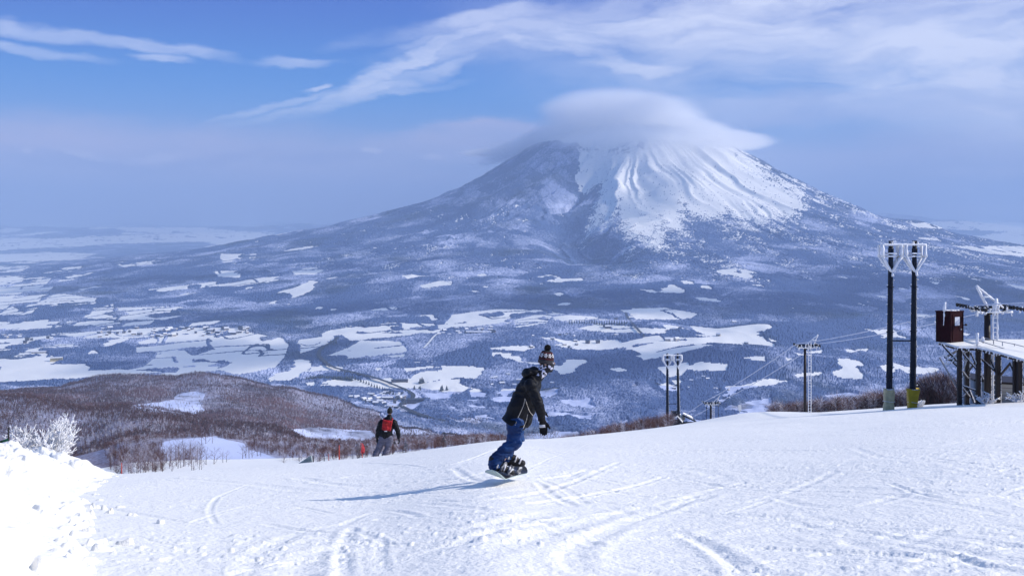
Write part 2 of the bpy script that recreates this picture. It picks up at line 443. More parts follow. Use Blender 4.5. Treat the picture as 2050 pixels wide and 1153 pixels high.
for k in range(430):
    cy = math.exp(rb.uniform(math.log(4.6), math.log(27))); fx = float(np.interp(cy, [f[1] for f in _ft], [f[0] for f in _ft]))
    cx_ = fx - rb.uniform(-.25, 3.2) if rb.random() < .9 else fx + rb.exponential(.35)
    r_ = rb.choice([.05, .09, .15, .26, .42, .6], p=[.30, .24, .2, .13, .09, .04]) * rb.uniform(.8, 1.3)
    if cx_ > fx - .2: r_ = min(r_, .09)
    m = np.where((abs(Xb - cx_) < r_ * 1.7) & (abs(Yb - cy) < r_ * 1.7))
    if not len(m[0]): continue
    ang = rb.uniform(0, 3); q1 = Xb[m] + wx[m] * min(1, r_ * 3) - cx_; q2 = Yb[m] + wy[m] * min(1, r_ * 3) - cy
    ux = q1 * math.cos(ang) + q2 * math.sin(ang); uy = -q1 * math.sin(ang) + q2 * math.cos(ang)
    tx, ty = rb.uniform(-.4, .4, 2)
    q = np.abs(ux / r_) ** 3 + np.abs(uy / (r_ * rb.uniform(.55, 1.0))) ** 3
    h[m] += min(r_, .30) * (.40 + tx * ux / r_ * .4 + ty * uy / r_ * .4) * sstep(1.5, .15, q)
rid = .5 - np.abs(fbm(Xb / 1.1, Yb / 1.1, 4, 143) - .5) * 2.6
h = h + prof * ((fbm(Xb / .30, Yb / .30, 4, 142, .6) - .5) * .20 + rid * .36 + (fbm(Xb / .6, Yb / .6, 2, 144) - .5) * .16)
h = h + (slope_detail(Xb, Yb)) * .5
h = h * sstep(27.5, 24.5, Yb) - .06 * (1 - sstep(-.12, .1, dd)) * sstep(.03, .0, h)
V = np.stack([Xb, Yb, Zb + h], -1).reshape(-1, 3)
snow_bank = mesh_np('snow_bank', V, grid_faces(*Xb.shape), M['snow'])
tag(snow_bank, 'heaped lumpy white snow bank along the left edge of the slope', None, None, 'structure')
# ------------------------------------------------------------------ wooded hills between slope and valley
pxs = cols(2.6)
ys2 = np.concatenate([[1]*0, np.exp(np.linspace(math.log(230.), math.log(3400.), 640))])
def hills_z(x, y):
    z = Z(x, y)
    return z
PX, X, Y, Zv = polar_block(pxs, ys2, hills_z)
ROW = HY - F * Zv / Y
def inpoly(px, row, poly):
    poly = np.asarray(poly, float); c = np.zeros(px.shape, bool)
    x0, y0 = poly[:, 0].min() - 1, poly[:, 1].min() - 1; x1, y1 = poly[:, 0].max() + 1, poly[:, 1].max() + 1
    w = np.where((px > x0) & (px < x1) & (row > y0) & (row < y1))
    if not len(w[0]): return c
    a = px[w]; b = row[w]; r = np.zeros(a.shape, bool); n = len(poly); j = n - 1
    for i in range(n):
        xi, yi = poly[i]; xj, yj = poly[j]
        t = ((yi > b) != (yj > b)) & (a < (xj - xi) * (b - yi) / (yj - yi + 1e-9) + xi)
        r ^= t; j = i
    c[w] = r
    return c
CLEAR = [  # open snow on the hills (direction, depression)
    [(326, 884), (345, 880), (395, 876), (432, 872), (450, 880), (490, 888), (497, 900), (520, 905), (560, 918), (630, 925), (560, 945), (430, 955), (380, 960), (405, 932), (385, 905), (395, 893), (372, 900), (340, 922), (325, 905)],
    [(262, 812), (310, 806), (345, 800), (358, 788), (385, 784), (408, 790), (402, 806), (410, 822), (380, 830), (330, 826), (262, 818)],
    [(582, 860), (640, 856), (742, 862), (752, 872), (735, 884), (690, 884), (640, 884), (600, 876)],
]
wpx = PX + 14 * (fbm(X / 60, Y / 60, 4, 200) - .5); wrow = ROW + 5 * (fbm(X / 60, Y / 60, 4, 201) - .5)
open_ = np.zeros(PX.shape)
for p in CLEAR: open_ = np.maximum(open_, inpoly(wpx, wrow, p).astype(float))
grain = RNG.random(PX.shape) * .8 + .1
pale = fbm(X / 220, Y / 400, 4, 205)
grain = grain * .45 + .55 * sstep(.35, .75, pale)
grain = np.where((open_ > .5) | (Zv < -500), 2.2, grain)
grain = grain + .30 * sstep(520, 380, Y)
V = np.stack([X, Y, Zv], -1).reshape(-1, 3)
hills = mesh_np('hills', V, grid_faces(*X.shape), M['hill_ground'], attrs={'grain': grain.ravel()})
tag(hills, 'snow covered hills below the ski slope', None, None, 'structure')

# ------------------------------------------------------------------ valley floor and volcano
pxs = cols(2.0)
ys3 = np.concatenate([np.linspace(3400, 8200, 430), np.linspace(8200, 12200, 300)[1:], np.exp(np.linspace(math.log(12200), math.log(45000), 190))[1:]])
PX, X, Y, Zv = polar_block(pxs, ys3, Z)
ROW = HY - F * Zv / Y
R = np.hypot(X - MX, Y - MY)
FIELDS = [
 [(-60,532),(65,532),(40,545),(-60,548)], [(-60,560),(30,552),(105,556),(85,575),(40,590),(-60,592)],
 [(-60,596),(130,588),(195,597),(190,605),(100,610),(92,625),(40,630),(-60,637)],
 [(165,637),(185,616),(340,614),(345,625),(290,630),(365,633),(330,640),(240,641)],
 [(-60,645),(215,642),(232,648),(130,655),(-60,668)], [(100,668),(330,655),(505,657),(480,668),(300,676),(160,678)],
 [(-60,682),(55,676),(60,688),(-60,700)], [(-60,705),(60,695),(160,705),(130,715),(100,730),(60,738),(-60,735)],
 [(70,750),(110,740),(230,738),(330,745),(270,752),(120,757)],
 [(255,690),(330,670),(500,665),(580,680),(575,700),(560,735),(480,750),(400,748),(440,730),(380,738),(280,735),(315,708)],
 [(600,690),(675,678),(655,690),(625,700),(600,708)],
 [(-60,514),(100,505),(200,508),(150,520),(60,525),(-60,525)],
 [(-60,475),(100,478),(250,471),(330,468),(560,470),(592,463),(480,479),(320,486),(200,489),(50,498),(-60,502)],
 [(370,465),(400,455),(470,462),(560,466),(500,474),(420,472)],
 [(440,508),(515,508),(510,520),(490,529),(445,527)], [(425,543),(485,541),(480,555),(440,555)],
 [(295,580),(435,563),(430,573),(320,584)], [(415,573),(520,556),(562,553),(545,561),(480,574)],
 [(585,543),(648,540),(630,550),(590,550)], [(560,500),(640,491),(635,495),(565,505)],
 [(843,571),(880,562),(905,563),(903,571),(850,579)],
 [(890,650),(905,630),(990,619),(1080,620),(1150,632),(1230,634),(1225,641),(1150,644),(1020,645),(960,655),(900,655)],
 [(1245,618),(1330,616),(1397,628),(1380,640),(1310,640),(1255,640)],
 [(705,661),(860,660),(895,655),(872,667),(780,670),(708,667)], [(652,712),(700,695),(725,680),(800,684),(815,700),(810,716),(700,712)],
 [(1155,658),(1200,648),(1280,655),(1342,658),(1330,668),(1200,665)], [(950,697),(1010,690),(1080,694),(1050,702)],
 [(1110,690),(1160,682),(1235,680),(1250,688),(1200,700),(1140,700)],
 [(815,758),(850,755),(950,762),(945,775),(915,790),(880,785),(820,775)], [(1330,676),(1400,675),(1500,668),(1575,684),(1480,692),(1360,690)],
 [(1380,652),(1490,662),(1560,670),(1480,670),(1395,666)], [(1370,737),(1400,724),(1460,729),(1455,740),(1400,743)],
 [(1405,790),(1470,774),(1540,758),(1580,762),(1550,772),(1460,783)], [(1490,805),(1540,795),(1545,812),(1500,815)],
 [(1640,792),(1700,785),(1760,795),(1755,805),(1680,800)], [(700,808),(770,784),(835,786),(850,800),(835,815),(780,824),(730,815)],
 [(610,766),(700,757),(760,768),(700,774),(620,773)], [(1030,870),(1160,862),(1160,876),(1060,880)],
 [(1590,706),(1650,700),(1640,712),(1600,712)], [(1590,748),(1650,744),(1645,750),(1595,754)], [(850,786),(905,788),(900,800),(860,802)],
 [(1860,563),(1880,564),(1878,570),(1858,568)], [(1245,690),(1300,700),(1330,712),(1290,712)], [(680,655),(710,652),(705,658)],
 [(640,730),(690,735),(680,745),(640,742)], [(590,740),(640,736),(640,748),(600,750)], [(1690,700),(1740,698),(1735,704),(1695,706)],
 [(1180,745),(1240,735),(1260,741),(1200,752)], [(1320,770),(1350,760),(1370,764),(1340,776)], [(1480,715),(1560,712),(1600,722),(1520,722)],
 [(740,620),(790,614),(795,620),(750,626)],[(230,530),(300,524),(310,530),(250,535)],[(120,536),(165,533),(160,540),(125,541)],
 [(1820,447),(1960,441),(2110,450),(2110,468),(1950,461),(1840,456)], [(1900,492),(2110,494),(2110,520),(1980,508)], [(1975,470),(2110,452),(2110,486),(2000,480)],
 [(1840,475),(1900,478),(1890,483),(1845,480)],
]
wpx = PX + 7 * (fbm(X / 90, Y / 130, 4, 210) - .5) + 2 * (RNG.random(PX.shape) - .5)
wrow = ROW + 2.0 * (fbm(X / 90, Y / 130, 4, 211) - .5) + .8 * (RNG.random(PX.shape) - .5)
field = np.zeros(PX.shape, bool)
for p in FIELDS: field |= inpoly(wpx, wrow, p)
WOODS = [[(75,700),(135,680),(265,681),(300,697),(312,715),(285,735),(205,741),(140,736),(112,716)], [(370,702),(415,690),(432,699),(385,712)], [(330,745),(400,744),(430,738),(480,752),(548,742),(572,710),(640,720),(600,765),(330,765)],
 [(540,668),(600,662),(597,690),(576,690),(566,674)], [(80,612),(135,606),(190,612),(180,630),(110,634),(60,630)], [(-60,664),(60,660),(110,664),(60,676),(-60,676)], [(205,628),(240,622),(262,629),(235,634)], [(290,632),(330,627),(345,633),(310,637)], [(20,610),(70,606),(95,614),(40,620)],
 [(1000,660),(1060,655),(1120,640),(1140,655),(1110,668),(1030,672)], [(1290,700),(1420,688),(1560,696),(1500,712),(1320,716)], [(720,668),(800,664),(830,676),(760,682),(705,680)]]
for p in WOODS: field &= ~inpoly(wpx, wrow, p)
# hedges and copses inside the fields, small clearings in the woods
edge = np.abs(fbm(X / 420, Y / 700, 3, 220) - .5)
cop = (fbm(X / 140, Y / 260, 4, 222) > .665) | ((edge < .006) & (fbm(X / 300, Y / 300, 2, 229) > .45))
field &= ~cop
plainish = sstep(4300, 5600, R) * sstep(16000, 9000, Y)
def parcels(x, y, cw, ch, rot, seed, warp=18):
    xr = x * math.cos(rot) + y * math.sin(rot) + warp * (fbm(x / 150, y / 150, 2, seed) - .5) * 2; yr = -x * math.sin(rot) + y * math.cos(rot) + warp * (fbm(x / 150, y / 150, 2, seed + 1) - .5) * 2
    iy = np.floor(yr / ch); xs_ = xr / cw + _hash(iy.astype(np.int64), iy.astype(np.int64) * 0, seed + 2) * .9; ix = np.floor(xs_)
    edge_ = np.minimum(np.minimum(xs_ - ix, 1 - xs_ + ix) * cw, np.minimum(yr / ch - iy, 1 - yr / ch + iy) * ch)
    return _hash(ix.astype(np.int64), iy.astype(np.int64), seed + 3), edge_
pa1, ed1 = parcels(X, Y, 330, 190, .35, 400); pa2, ed2 = parcels(X, Y, 150, 110, .12, 410)
pxn = PX + 240 * (fbm(X / 500, Y / 500, 4, 228) - .5); rwn = ROW + 22 * (fbm(X / 400, Y / 600, 3, 225) - .5)
cz = sstep(560, 760, pxn) * sstep(1720, 1450, pxn) * sstep(622, 655, rwn) * sstep(860, 800, rwn) * .40 * sstep(.35, .6, fbm(X / 450, Y / 450, 3, 226))
lz = sstep(640, 400, pxn) * sstep(600, 640, rwn) * .10 + sstep(260, 100, pxn) * sstep(470, 500, rwn) * .10
zone = np.maximum(cz, lz)
field |= (pa1 < zone) & (R > 4600)
field |= (pa2 < zone * .45) & (R > 4600)
windbreak = ((ed1 < 16) & (_hash(np.floor(pa1 * 997).astype(np.int64), np.zeros(PX.shape, np.int64), 5) < .3)) & (ROW > 520)
field &= ~windbreak
field |= (fbm(X / 210, Y / 260, 4, 223) > .72) & (R > 4800) & (Y < 9000)
far = (Y > 14000)
field |= far & (fbm(X / 1500, Y / 1900, 4, 224) > .59) & (Zv < -150 - Y * Y / 1.48e7 + 60)
# snow showing on the volcano: open gully walls high on the right, thinning downwards
th = np.arctan2(Y - MY, X - MX)
MS = [(1172, 300), (1160, 385), (1132, 440), (1150, 470), (1210, 455), (1265, 470), (1300, 505), (1325, 490), (1335, 462), (1400, 440), (1460, 430), (1500, 455), (1545, 445), (1590, 430), (1610, 395), (1520, 330), (1460, 290)]
inner = inpoly(PX + 60 * (fbm(X / 120, Y / 200, 4, 234) - .5) + 30 * (RNG.random(PX.shape) - .5) * sstep(340, 440, ROW) + 26 * (fbm(X / 300, Y / 300, 3, 230) - .5), ROW + 22 * (RNG.random(PX.shape) - .5) + 26 * (fbm(X / 300, Y / 300, 3, 231) - .5), MS)
streak = fbm(th * 26, R / 1500, 4, 232)
fine = fbm(X / 55, Y / 90, 4, 233)
prob = np.where(inner, np.interp(ROW, [300, 380, 430, 500], [1.25, .90, .66, .50]), 0.)
prob = np.maximum(prob, np.interp(R, [1500, 2400, 3800, 5200], [.50, .36, .30, .25]) * sstep(1080, 1250, PX) )
prob = np.maximum(prob, np.interp(R, [1500, 3000, 5000], [.18, .22, .2]))
prob = np.maximum(prob, .50 * sstep(1075, 1180, PX + 50 * (fbm(X / 160, Y / 160, 3, 236) - .5)) * sstep(4200, 2600, R) * sstep(1000, 1500, R) * sstep(1260, 1190, PX))
gd = seg_dist(X - MX, Y - MY, [(g.x, g.y) for g in GUL]); prob = prob * (1 - .8 * np.exp(-(gd / 230.) ** 2) * sstep(1300, 1900, R))
soft = np.interp(ROW, [330, 430], [.06, .42])
snowy = (R < 5200) & ((streak * .5 + fine * .5) < prob + .02 + soft * (RNG.random(PX.shape) - .5))
snowy |= (R < 1050)
field |= snowy & ((RNG.random(PX.shape) < .975))
st1, _e = parcels(X, Y, 420, 260, .5, 430, 90); st2, _e = parcels(X, Y, 170, 120, -.3, 440, 60)
grain = np.clip(RNG.random(PX.shape) * .36 + .07 + 1.15 * (fbm(X / 260, Y / 420, 5, 240) - .36) + .42 * (st1 - .5) + .38 * (st2 - .5) * (st1 > .3) - .5 * (st2 > .9), -.3, 1)
near_m = R < 4600
g_ = grid_faces(*X.shape, mask=None)
V = np.stack([X, Y, Zv], -1).reshape(-1, 3)
sel = near_m[:-1, :-1].reshape(-1)
Vm, Qm = compact(V, g_[sel]); mountain = mesh_np('mountain', Vm, Qm, M['snow_far'])
tag(mountain, 'snow covered volcano standing behind the valley', None, None, 'structure')
Vv, Qv = compact(V, g_[~sel]); valley = mesh_np('valley_ground', Vv, Qv, M['snow_far'])
tag(valley, 'snowy farmland plain in the valley', None, None, 'structure')
# canopy: every wooded cell stands above the snow, edges drop to the ground
fo = ~field
road_pts = [(676,678),(668,686),(650,696),(640,706),(639,716),(648,726),(664,738),(690,746),(725,754),(760,764),(790,776),(815,786),(827,796),(824,803),(808,810),(803,817),(815,825),(850,838),(890,848)]
def canopy(name, fo, lift, rnd, sel, label, far_fade=True):
    inside = fo.copy()
    inside[1:] &= fo[:-1]; inside[:-1] &= fo[1:]; inside[:, 1:] &= fo[:, :-1]; inside[:, :-1] &= fo[:, 1:]
    hh = lift * (.75 + .5 * fbm(X / 120, Y / 160, 3, 250)) + rnd * (RNG.random(X.shape) - .5)
    z = Zv + np.where(inside, hh, np.where(fo, hh * .35, -1.5))
    fq = fo[:-1, :-1] | fo[1:, :-1] | fo[:-1, 1:] | fo[1:, 1:]
    f = grid_faces(*X.shape)[(fq & sel[:-1, :-1]).reshape(-1)]
    V2, Q2, g2 = compact(np.stack([X, Y, z], -1).reshape(-1, 3), f, grain.reshape(-1))
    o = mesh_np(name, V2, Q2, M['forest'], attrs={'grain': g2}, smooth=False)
    tag(o, label, 'forest', None, 'stuff')
    return o
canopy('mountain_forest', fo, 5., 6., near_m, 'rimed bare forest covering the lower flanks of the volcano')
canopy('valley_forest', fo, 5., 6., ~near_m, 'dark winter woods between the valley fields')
# strips of ground hidden by nothing nearer: 2600-3400 m wooded valley edge
pxs = cols(2.0); ys4 = np.linspace(2480, 3440, 150)
PX, X, Y, Zv = polar_block(pxs, ys4, Z); ROW = HY - F * Zv / Y; R = np.hypot(X - MX, Y - MY)
hidden = s_mid(PX, np.full(PX.shape, 2600.)) 
field = np.zeros(PX.shape, bool)
wpx = PX + 10 * (fbm(X / 60, Y / 60, 4, 210) - .5); wrow = ROW + 3.0 * (fbm(X / 60, Y / 60, 4, 211) - .5)
for p in FIELDS: field |= inpoly(wpx, wrow, p)
field &= ~(fbm(X / 70, Y / 90, 4, 222) > .63)
field |= (fbm(X / 110, Y / 130, 4, 223) > .66)
st1, _e = parcels(X, Y, 260, 160, .5, 430, 60)
grain = np.clip(RNG.random(PX.shape) * .36 + .07 + 1.15 * (fbm(X / 130, Y / 200, 5, 240) - .36) + .42 * (st1 - .5), -.3, 1)
zm = -(s_mid(PX, Y) - HY) / F * Y
ridge_left = Zv < -505 + 60 * (fbm(X / 200, Y / 200, 3, 260) - .5)
fo = (~field) & ridge_left
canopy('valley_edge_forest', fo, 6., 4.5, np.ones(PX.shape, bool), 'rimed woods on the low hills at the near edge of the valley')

# ------------------------------------------------------------------ valley road
def ribbon(name, pts, width, mat, lift, label):
    P = [on_row(*p) for p in spline(pts, 5)]
    V = []; Q = []
    for i, p in enumerate(P):
        a = P[max(0, i - 1)]; b = P[min(len(P) - 1, i + 1)]
        t = Vector((b.x - a.x, b.y - a.y, 0)).normalized(); n = Vector((-t.y, t.x, 0))
        for s in (-.5, .5):
            q = p + n * s * width; V.append((q.x, q.y, max(zg(q.x, q.y), p.z - 1) + lift))
        if i: k = 2 * i; Q.append((k - 2, k, k + 1, k - 1))
    o = mesh_np(name, V, Q, mat); tag(o, label, None, None, 'structure'); return o
# ------------------------------------------------------------------ trees
def tube_bm(bm, pts, rads, n=5, cap=True, squash=1.0):
    rings = []
    for i, p in enumerate(pts):
        a = Vector(pts[max(0, i - 1)]); b = Vector(pts[min(len(pts) - 1, i + 1)])
        t = (b - a).normalized() if (b - a).length > 1e-9 else Vector((0, 0, 1))
        u = t.cross(Vector((0, 0, 1)) if abs(t.z) < .9 else Vector((0, 1, 0))).normalized(); v = t.cross(u)
        rings.append([bm.verts.new(Vector(p) + (u * math.cos(2 * math.pi * k / n) + v * math.sin(2 * math.pi * k / n) * squash) * rads[i]) for k in range(n)])
    for r0, r1 in zip(rings[:-1], rings[1:]):
        for k in range(n): bm.faces.new((r0[k], r0[(k + 1) % n], r1[(k + 1) % n], r1[k]))
    if cap and n > 2:
        bm.faces.new(rings[0][::-1]); bm.faces.new(rings[-1])

def bm_obj(name, bm, mats, parent=None, smooth=False, mi=None):
    bmesh.ops.recalc_face_normals(bm, faces=bm.faces)
    me = bpy.data.meshes.new(name); bm.to_mesh(me); bm.free()
    for m in (mats if isinstance(mats, (list, tuple)) else [mats]): me.materials.append(m)
    if smooth:
        me.polygons.foreach_set('use_smooth', [True] * len(me.polygons))
    o = bpy.data.objects.new(name, me); COL.objects.link(o)
    if parent: o.parent = parent
    return o

M['bark'] = simple('dark_birch_bark', (.085, .055, .055), .9, .25, 6., col2=(.20, .16, .17))
M['twig'] = simple('winter_twigs', (.080, .038, .034), .9, .2, 1.5, col2=(.12, .062, .058))
M['twig_rime'] = simple('rimed_twigs', (.30, .27, .33), .9, .2, 2., col2=(.55, .55, .63))
M['conifer'] = simple('dark_conifer', (.018, .030, .034), .95, .2, .4, col2=(.08, .10, .13))

def tree_bms(rr, h, spread, levels=3, th=.022, twigs=5, nb=7, up=.55):
    trunk = bmesh.new(); crown = bmesh.new()
    lean = Vector((rr.uniform(-.08, .08), rr.uniform(-.08, .08), 0))
    tp = [Vector((0, 0, -.4)), Vector((0, 0, h * .25)) + lean * h * .25, Vector((0, 0, h * .55)) + lean * h * .6 + Vector((rr.uniform(-.03, .03) * h, rr.uniform(-.03, .03) * h, 0)), Vector((0, 0, h * .9)) + lean * h]
    tube_bm(trunk, tp, [h * th, h * th * .8, h * th * .5, h * th * .12], 6)
    def branch(p, d, ln, r, lev):
        mid = p + d * ln * .5 + Vector((rr.uniform(-.1, .1), rr.uniform(-.1, .1), rr.uniform(0, .12))) * ln
        end = mid + (d + Vector((rr.uniform(-.35, .35), rr.uniform(-.35, .35), rr.uniform(.0, .4)))).normalized() * ln * .5
        tube_bm(crown, [p, mid, end], [r, r * .65, r * .18], 3, False)
        if lev <= 0: return
        for k in range(twigs):
            t = .25 + .75 * (k + rr.random()) / twigs
            q = p.lerp(mid, t * 2) if t < .5 else mid.lerp(end, t * 2 - 1)
            nd = (d + Vector((rr.uniform(-1, 1), rr.uniform(-1, 1), rr.uniform(-.3, .8)))).normalized()
            branch(q, nd, ln * rr.uniform(.38, .6), r * .48, lev - 1)
    for k in range(nb):
        t = .22 + .78 * (k + rr.random() * .8) / nb
        i = min(2, int(t * 3)); q = tp[i].lerp(tp[i + 1], t * 3 - i) if i < 3 else tp[3]
        a = k * 2.4 + rr.uniform(-.5, .5)
        d = Vector((math.cos(a), math.sin(a), up + rr.uniform(-.1, .5))).normalized()
        branch(q, d, h * spread * (1.05 - .45 * t) * rr.uniform(.8, 1.2), h * th * .42 * (1.1 - .6 * t), levels - 1)
    return trunk, crown

def copy_thing(root):
    c = root.copy(); COL.objects.link(c)
    for ch in root.children:
        d = ch.copy(); COL.objects.link(d); d.parent = c
        for g in ch.children:
            e = g.copy(); COL.objects.link(e); e.parent = d
    return c

protos = []
for k in range(7):
    rr = random.Random(40 + k)
    t, c = tree_bms(rr, 1.0, rr.uniform(.36, .48), 3, .020, 5, 9)
    r = empty('bare_tree'); bm_obj('trunk', t, M['bark'], r, True); bm_obj('crown', c, M['twig'] if k % 3 else M['twig_rime'], r)
    protos.append(r)
used = set()
def plant(k, px, y, h, label, group, dx=0, sink=0):
    r = protos[k] if k not in used else copy_thing(protos[k])
    used.add(k)
    g = ground(px, y); r.location = (g.x, g.y, g.z - sink - .02 * h); r.rotation_euler = (0, 0, random.uniform(0, 6.28)); s = h; r.scale = (s * random.uniform(.85, 1.2), s * random.uniform(.85, 1.2), s)
    tag(r, label, 'tree', group); return r
rr = random.Random(3)
G1 = 'bare trees round the snow clearing'
L1 = 'bare brown winter tree standing in the thicket round the snow clearing'
big = [(352, 205, 3.6), (368, 200, 3.9), (384, 215, 4.8), (395, 208, 4.6), (413, 204, 3.6), (428, 206, 3.4), (446, 212, 3.0), (453, 214, 2.6), (340, 195, 3.5), (322, 190, 3.6), (306, 188, 3.8), (334, 225, 4.2), (358, 245, 4.6), (372, 238, 4.0),
       (290, 190, 3.6), (276, 192, 3.9), (262, 185, 3.9), (250, 190, 4.1), (412, 330, 5.0), (404, 322, 4.4), (425, 335, 4.0), (366, 325, 4.0), (486, 232, 3.2), (492, 238, 3.9), (499, 236, 3.6), (505, 240, 3.4), (515, 250, 3.8), (522, 248, 3.2), (552, 262, 3.6), (546, 270, 3.2), (535, 262, 3.3)]
for i, (px, y, h) in enumerate(big): plant(i % 7, px, y, h, L1, G1)
for i in range(95):   # dark thicket left of and below the clearing
    px = rr.uniform(236, 405); y = rr.uniform(165, 300)
    rw = HY - F * zg((px - CX) / F * y, y) / y
    if px > 330 and rw < 905 and rr.random() < .8: continue
    plant(rr.randrange(7), px, y, rr.uniform(2.4, 3.9), L1, G1)
G2 = 'scattered trees on the snow flat between the hills'
for i in range(42):
    px = rr.uniform(595, 745); y = rr.uniform(1500, 2300) if px > 620 else rr.uniform(1700, 2200)
    plant(rr.randrange(7), px, y, rr.uniform(9, 15), 'bare tree on the snow flat behind the skier', G2)

# woods seen as one mass: thousands of small bare trees merged
def blade_wood(name, pts, hs, label, mats, nt_=14, wid=.028, conifer=.06, seed=1, rimed=.25, rp=None, spr=1.):
    r = np.random.default_rng(seed); n = len(pts)
    isC = r.random(n) < conifer
    hs = hs * (.55 + .85 * fbm(pts[:, 0] / 3.1, pts[:, 1] / 5.3, 2, seed + 60))
    V = []; 
    P = np.repeat(pts, nt_, 0); H = np.repeat(hs, nt_); C = np.repeat(isC, nt_)
    k = np.tile(np.arange(nt_), n)
    a = r.random(len(P)) * 6.283; el = r.uniform(.15, 1.1, len(P)); b0 = r.uniform(.12, .62, len(P)); ln = r.uniform(.28, .5, len(P))
    first = k == 0
    el = np.where(first, 1.5, el); b0 = np.where(first, -.05, b0); ln = np.where(first, .85, ln)
    # conifers: drooping short blades that narrow upwards
    bc = r.uniform(.08, .92, len(P))
    el = np.where(C & ~first, -.35, el); ln = np.where(C & ~first, .34 * (1.02 - bc), ln); b0 = np.where(C & ~first, bc, b0)
    D = np.stack([np.cos(a) * np.cos(el), np.sin(a) * np.cos(el), np.sin(el)], -1)
    D = D * np.array([spr, spr, 1.0]) if spr != 1 else D
    base = P + np.stack([0 * H, 0 * H, b0 * H], -1); tip = base + D * (ln * H)[:, None]
    pa = a + 1.57 + r.uniform(-.6, .6, len(P)); w = (wid * np.where(first, .7, np.where(C, 3.2, 1.15)) * H)[:, None]
    side = np.stack([np.cos(pa), np.sin(pa), r.uniform(-.3, .3, len(P))], -1) * w
    tri = np.stack([base - side, base + side, tip], 1).reshape(-1, 3)
    T = np.arange(len(tri)).reshape(-1, 3)
    mi = np.where(C, 2, np.where(np.repeat(r.random(n) < (rimed if rp is None else rp), nt_), 1, 0))
    o = mesh_np(name, tri, T, mats, smooth=False, matidx=mi)
    return tag(o, label, 'wood', None, 'stuff')
def scatter(n, pxr, yr, keep, seed, pw=1.0):
    r = np.random.default_rng(seed)
    px = r.uniform(*pxr, n); y = np.sqrt(r.uniform(yr[0] ** 2, yr[1] ** 2, n)) if pw == 1 else np.exp(r.uniform(math.log(yr[0]), math.log(yr[1]), n))
    x = (px - CX) / F * y; z = Z(x, y); row = HY - F * z / y
    m = keep(px, row, y, x)
    return np.stack([x, y, z], -1)[m], px[m], row[m]
def clear_ok(px, row, y, x):
    a = px + 14 * (fbm(x / 60, y / 60, 4, 200) - .5); b = row + 5 * (fbm(x / 60, y / 60, 4, 201) - .5)
    m = np.ones(px.shape, bool)
    for i, p in enumerate(CLEAR): m &= ~(inpoly(a, b, p) & (np.random.default_rng(9).random(px.shape) > (.02, .16, .10)[i]))
    return m
woodm = [M['twig'], M['twig_rime'], M['conifer']]
P_, px_, rw_ = scatter(5200, (170, 1130), (165, 430), lambda px, row, y, x: clear_ok(px, row, y, x) & (px > 225 + (y - 165) * -.1) & (row < crest_row(px) + 3) & ((px < 330) | (px > 480) | (row < 882)), 21, 1)
blade_wood('thicket', P_, np.random.default_rng(1).uniform(1.8, 3.0, len(P_)), 'dark brown thicket of bare trees just beyond the edge of the ski slope', woodm, 46, .009, .02, 2, spr=1.7)
P_, px_, rw_ = scatter(78000, (-700, 720), (560, 1330), lambda px, row, y, x: clear_ok(px, row, y, x) & (np.random.default_rng(4).random(px.shape) < 1 - .75 * sstep(.50, .68, fbm(x / 60, y / 130, 3, 310)) * sstep(8, 30, row - np.interp(px, *_rb))), 22, 1)
blade_wood('middle_ridge_wood', P_, np.random.default_rng(2).uniform(3.2, 6.2, len(P_)), 'brown and rimed bare wood covering the middle ridge on the left', woodm, 12, .026, .05, 3, rp=.05 + .65 * sstep(8, 40, rw_ - np.interp(px_, *_rb)) * sstep(.40, .60, fbm(P_[:, 0] / 60, P_[:, 1] / 130, 3, 310)))
P_, px_, rw_ = scatter(110000, (-900, 1120), (1500, 2900), lambda px, row, y, x: clear_ok(px, row, y, x) & (np.random.default_rng(6).random(px.shape) < 1 - .6 * sstep(.4, .7, fbm((x + .35 * y) / 150., y / 420., 3, 311)) * sstep(6, 40, row - np.interp(px, *_ra))), 23, 1)
blade_wood('far_ridge_wood', P_, np.random.default_rng(3).uniform(5, 9, len(P_)), 'purple brown bare wood covering the far rounded ridge', [M['twig'], M['twig_rime'], M['conifer']], 8, .040, .03, 4, rp=.03 + .6 * sstep(6, 50, rw_ - np.interp(px_, *_ra)) * sstep(.3, .6, fbm((P_[:, 0] + .35 * P_[:, 1]) / 150., P_[:, 1] / 420., 3, 311)))
# tree tops behind the crest on the right
def strip(name, px0, px1, y0, y1, n, h0, h1, label, seed, lift=0):
    P_, px_, rw_ = scatter(n, (px0, px1), (y0, y1), lambda px, row, y, x: px > 0, seed, 1)
    P_[:, 2] += lift
    blade_wood(name, P_, np.random.default_rng(seed).uniform(h0, h1, len(P_)), label, woodm, 60, .008, .0, seed, spr=1.8)
strip('crest_brushwood', 1545, 1850, 168, 205, 460, 3.0, 4.3, 'brown bare brushwood behind the crest between the lift towers', 31)
strip('slope_edge_brushwood', 1090, 1345, 96, 150, 420, 1.0, 1.9, 'dark bare bushes along the edge of the slope below the small hut', 32)

# rounded brown thicket left of the platform
g = ground(1876, 175)
r_ = np.random.default_rng(8); n = 520
a = r_.random(n) * 6.28; q = np.sqrt(r_.random(n))
pts = np.stack([g.x + 6.5 * q * np.cos(a), g.y + 7 * q * np.sin(a), np.full(n, g.z)], -1)
hh = 1.6 + 4.3 * np.sqrt(np.maximum(0, 1 - q ** 2)) * r_.uniform(.8, 1.05, n)
blade_wood('hillock_thicket', pts, hh, 'rounded dark brown thicket left of the wooden platform', woodm, 60, .010, 0, 9)

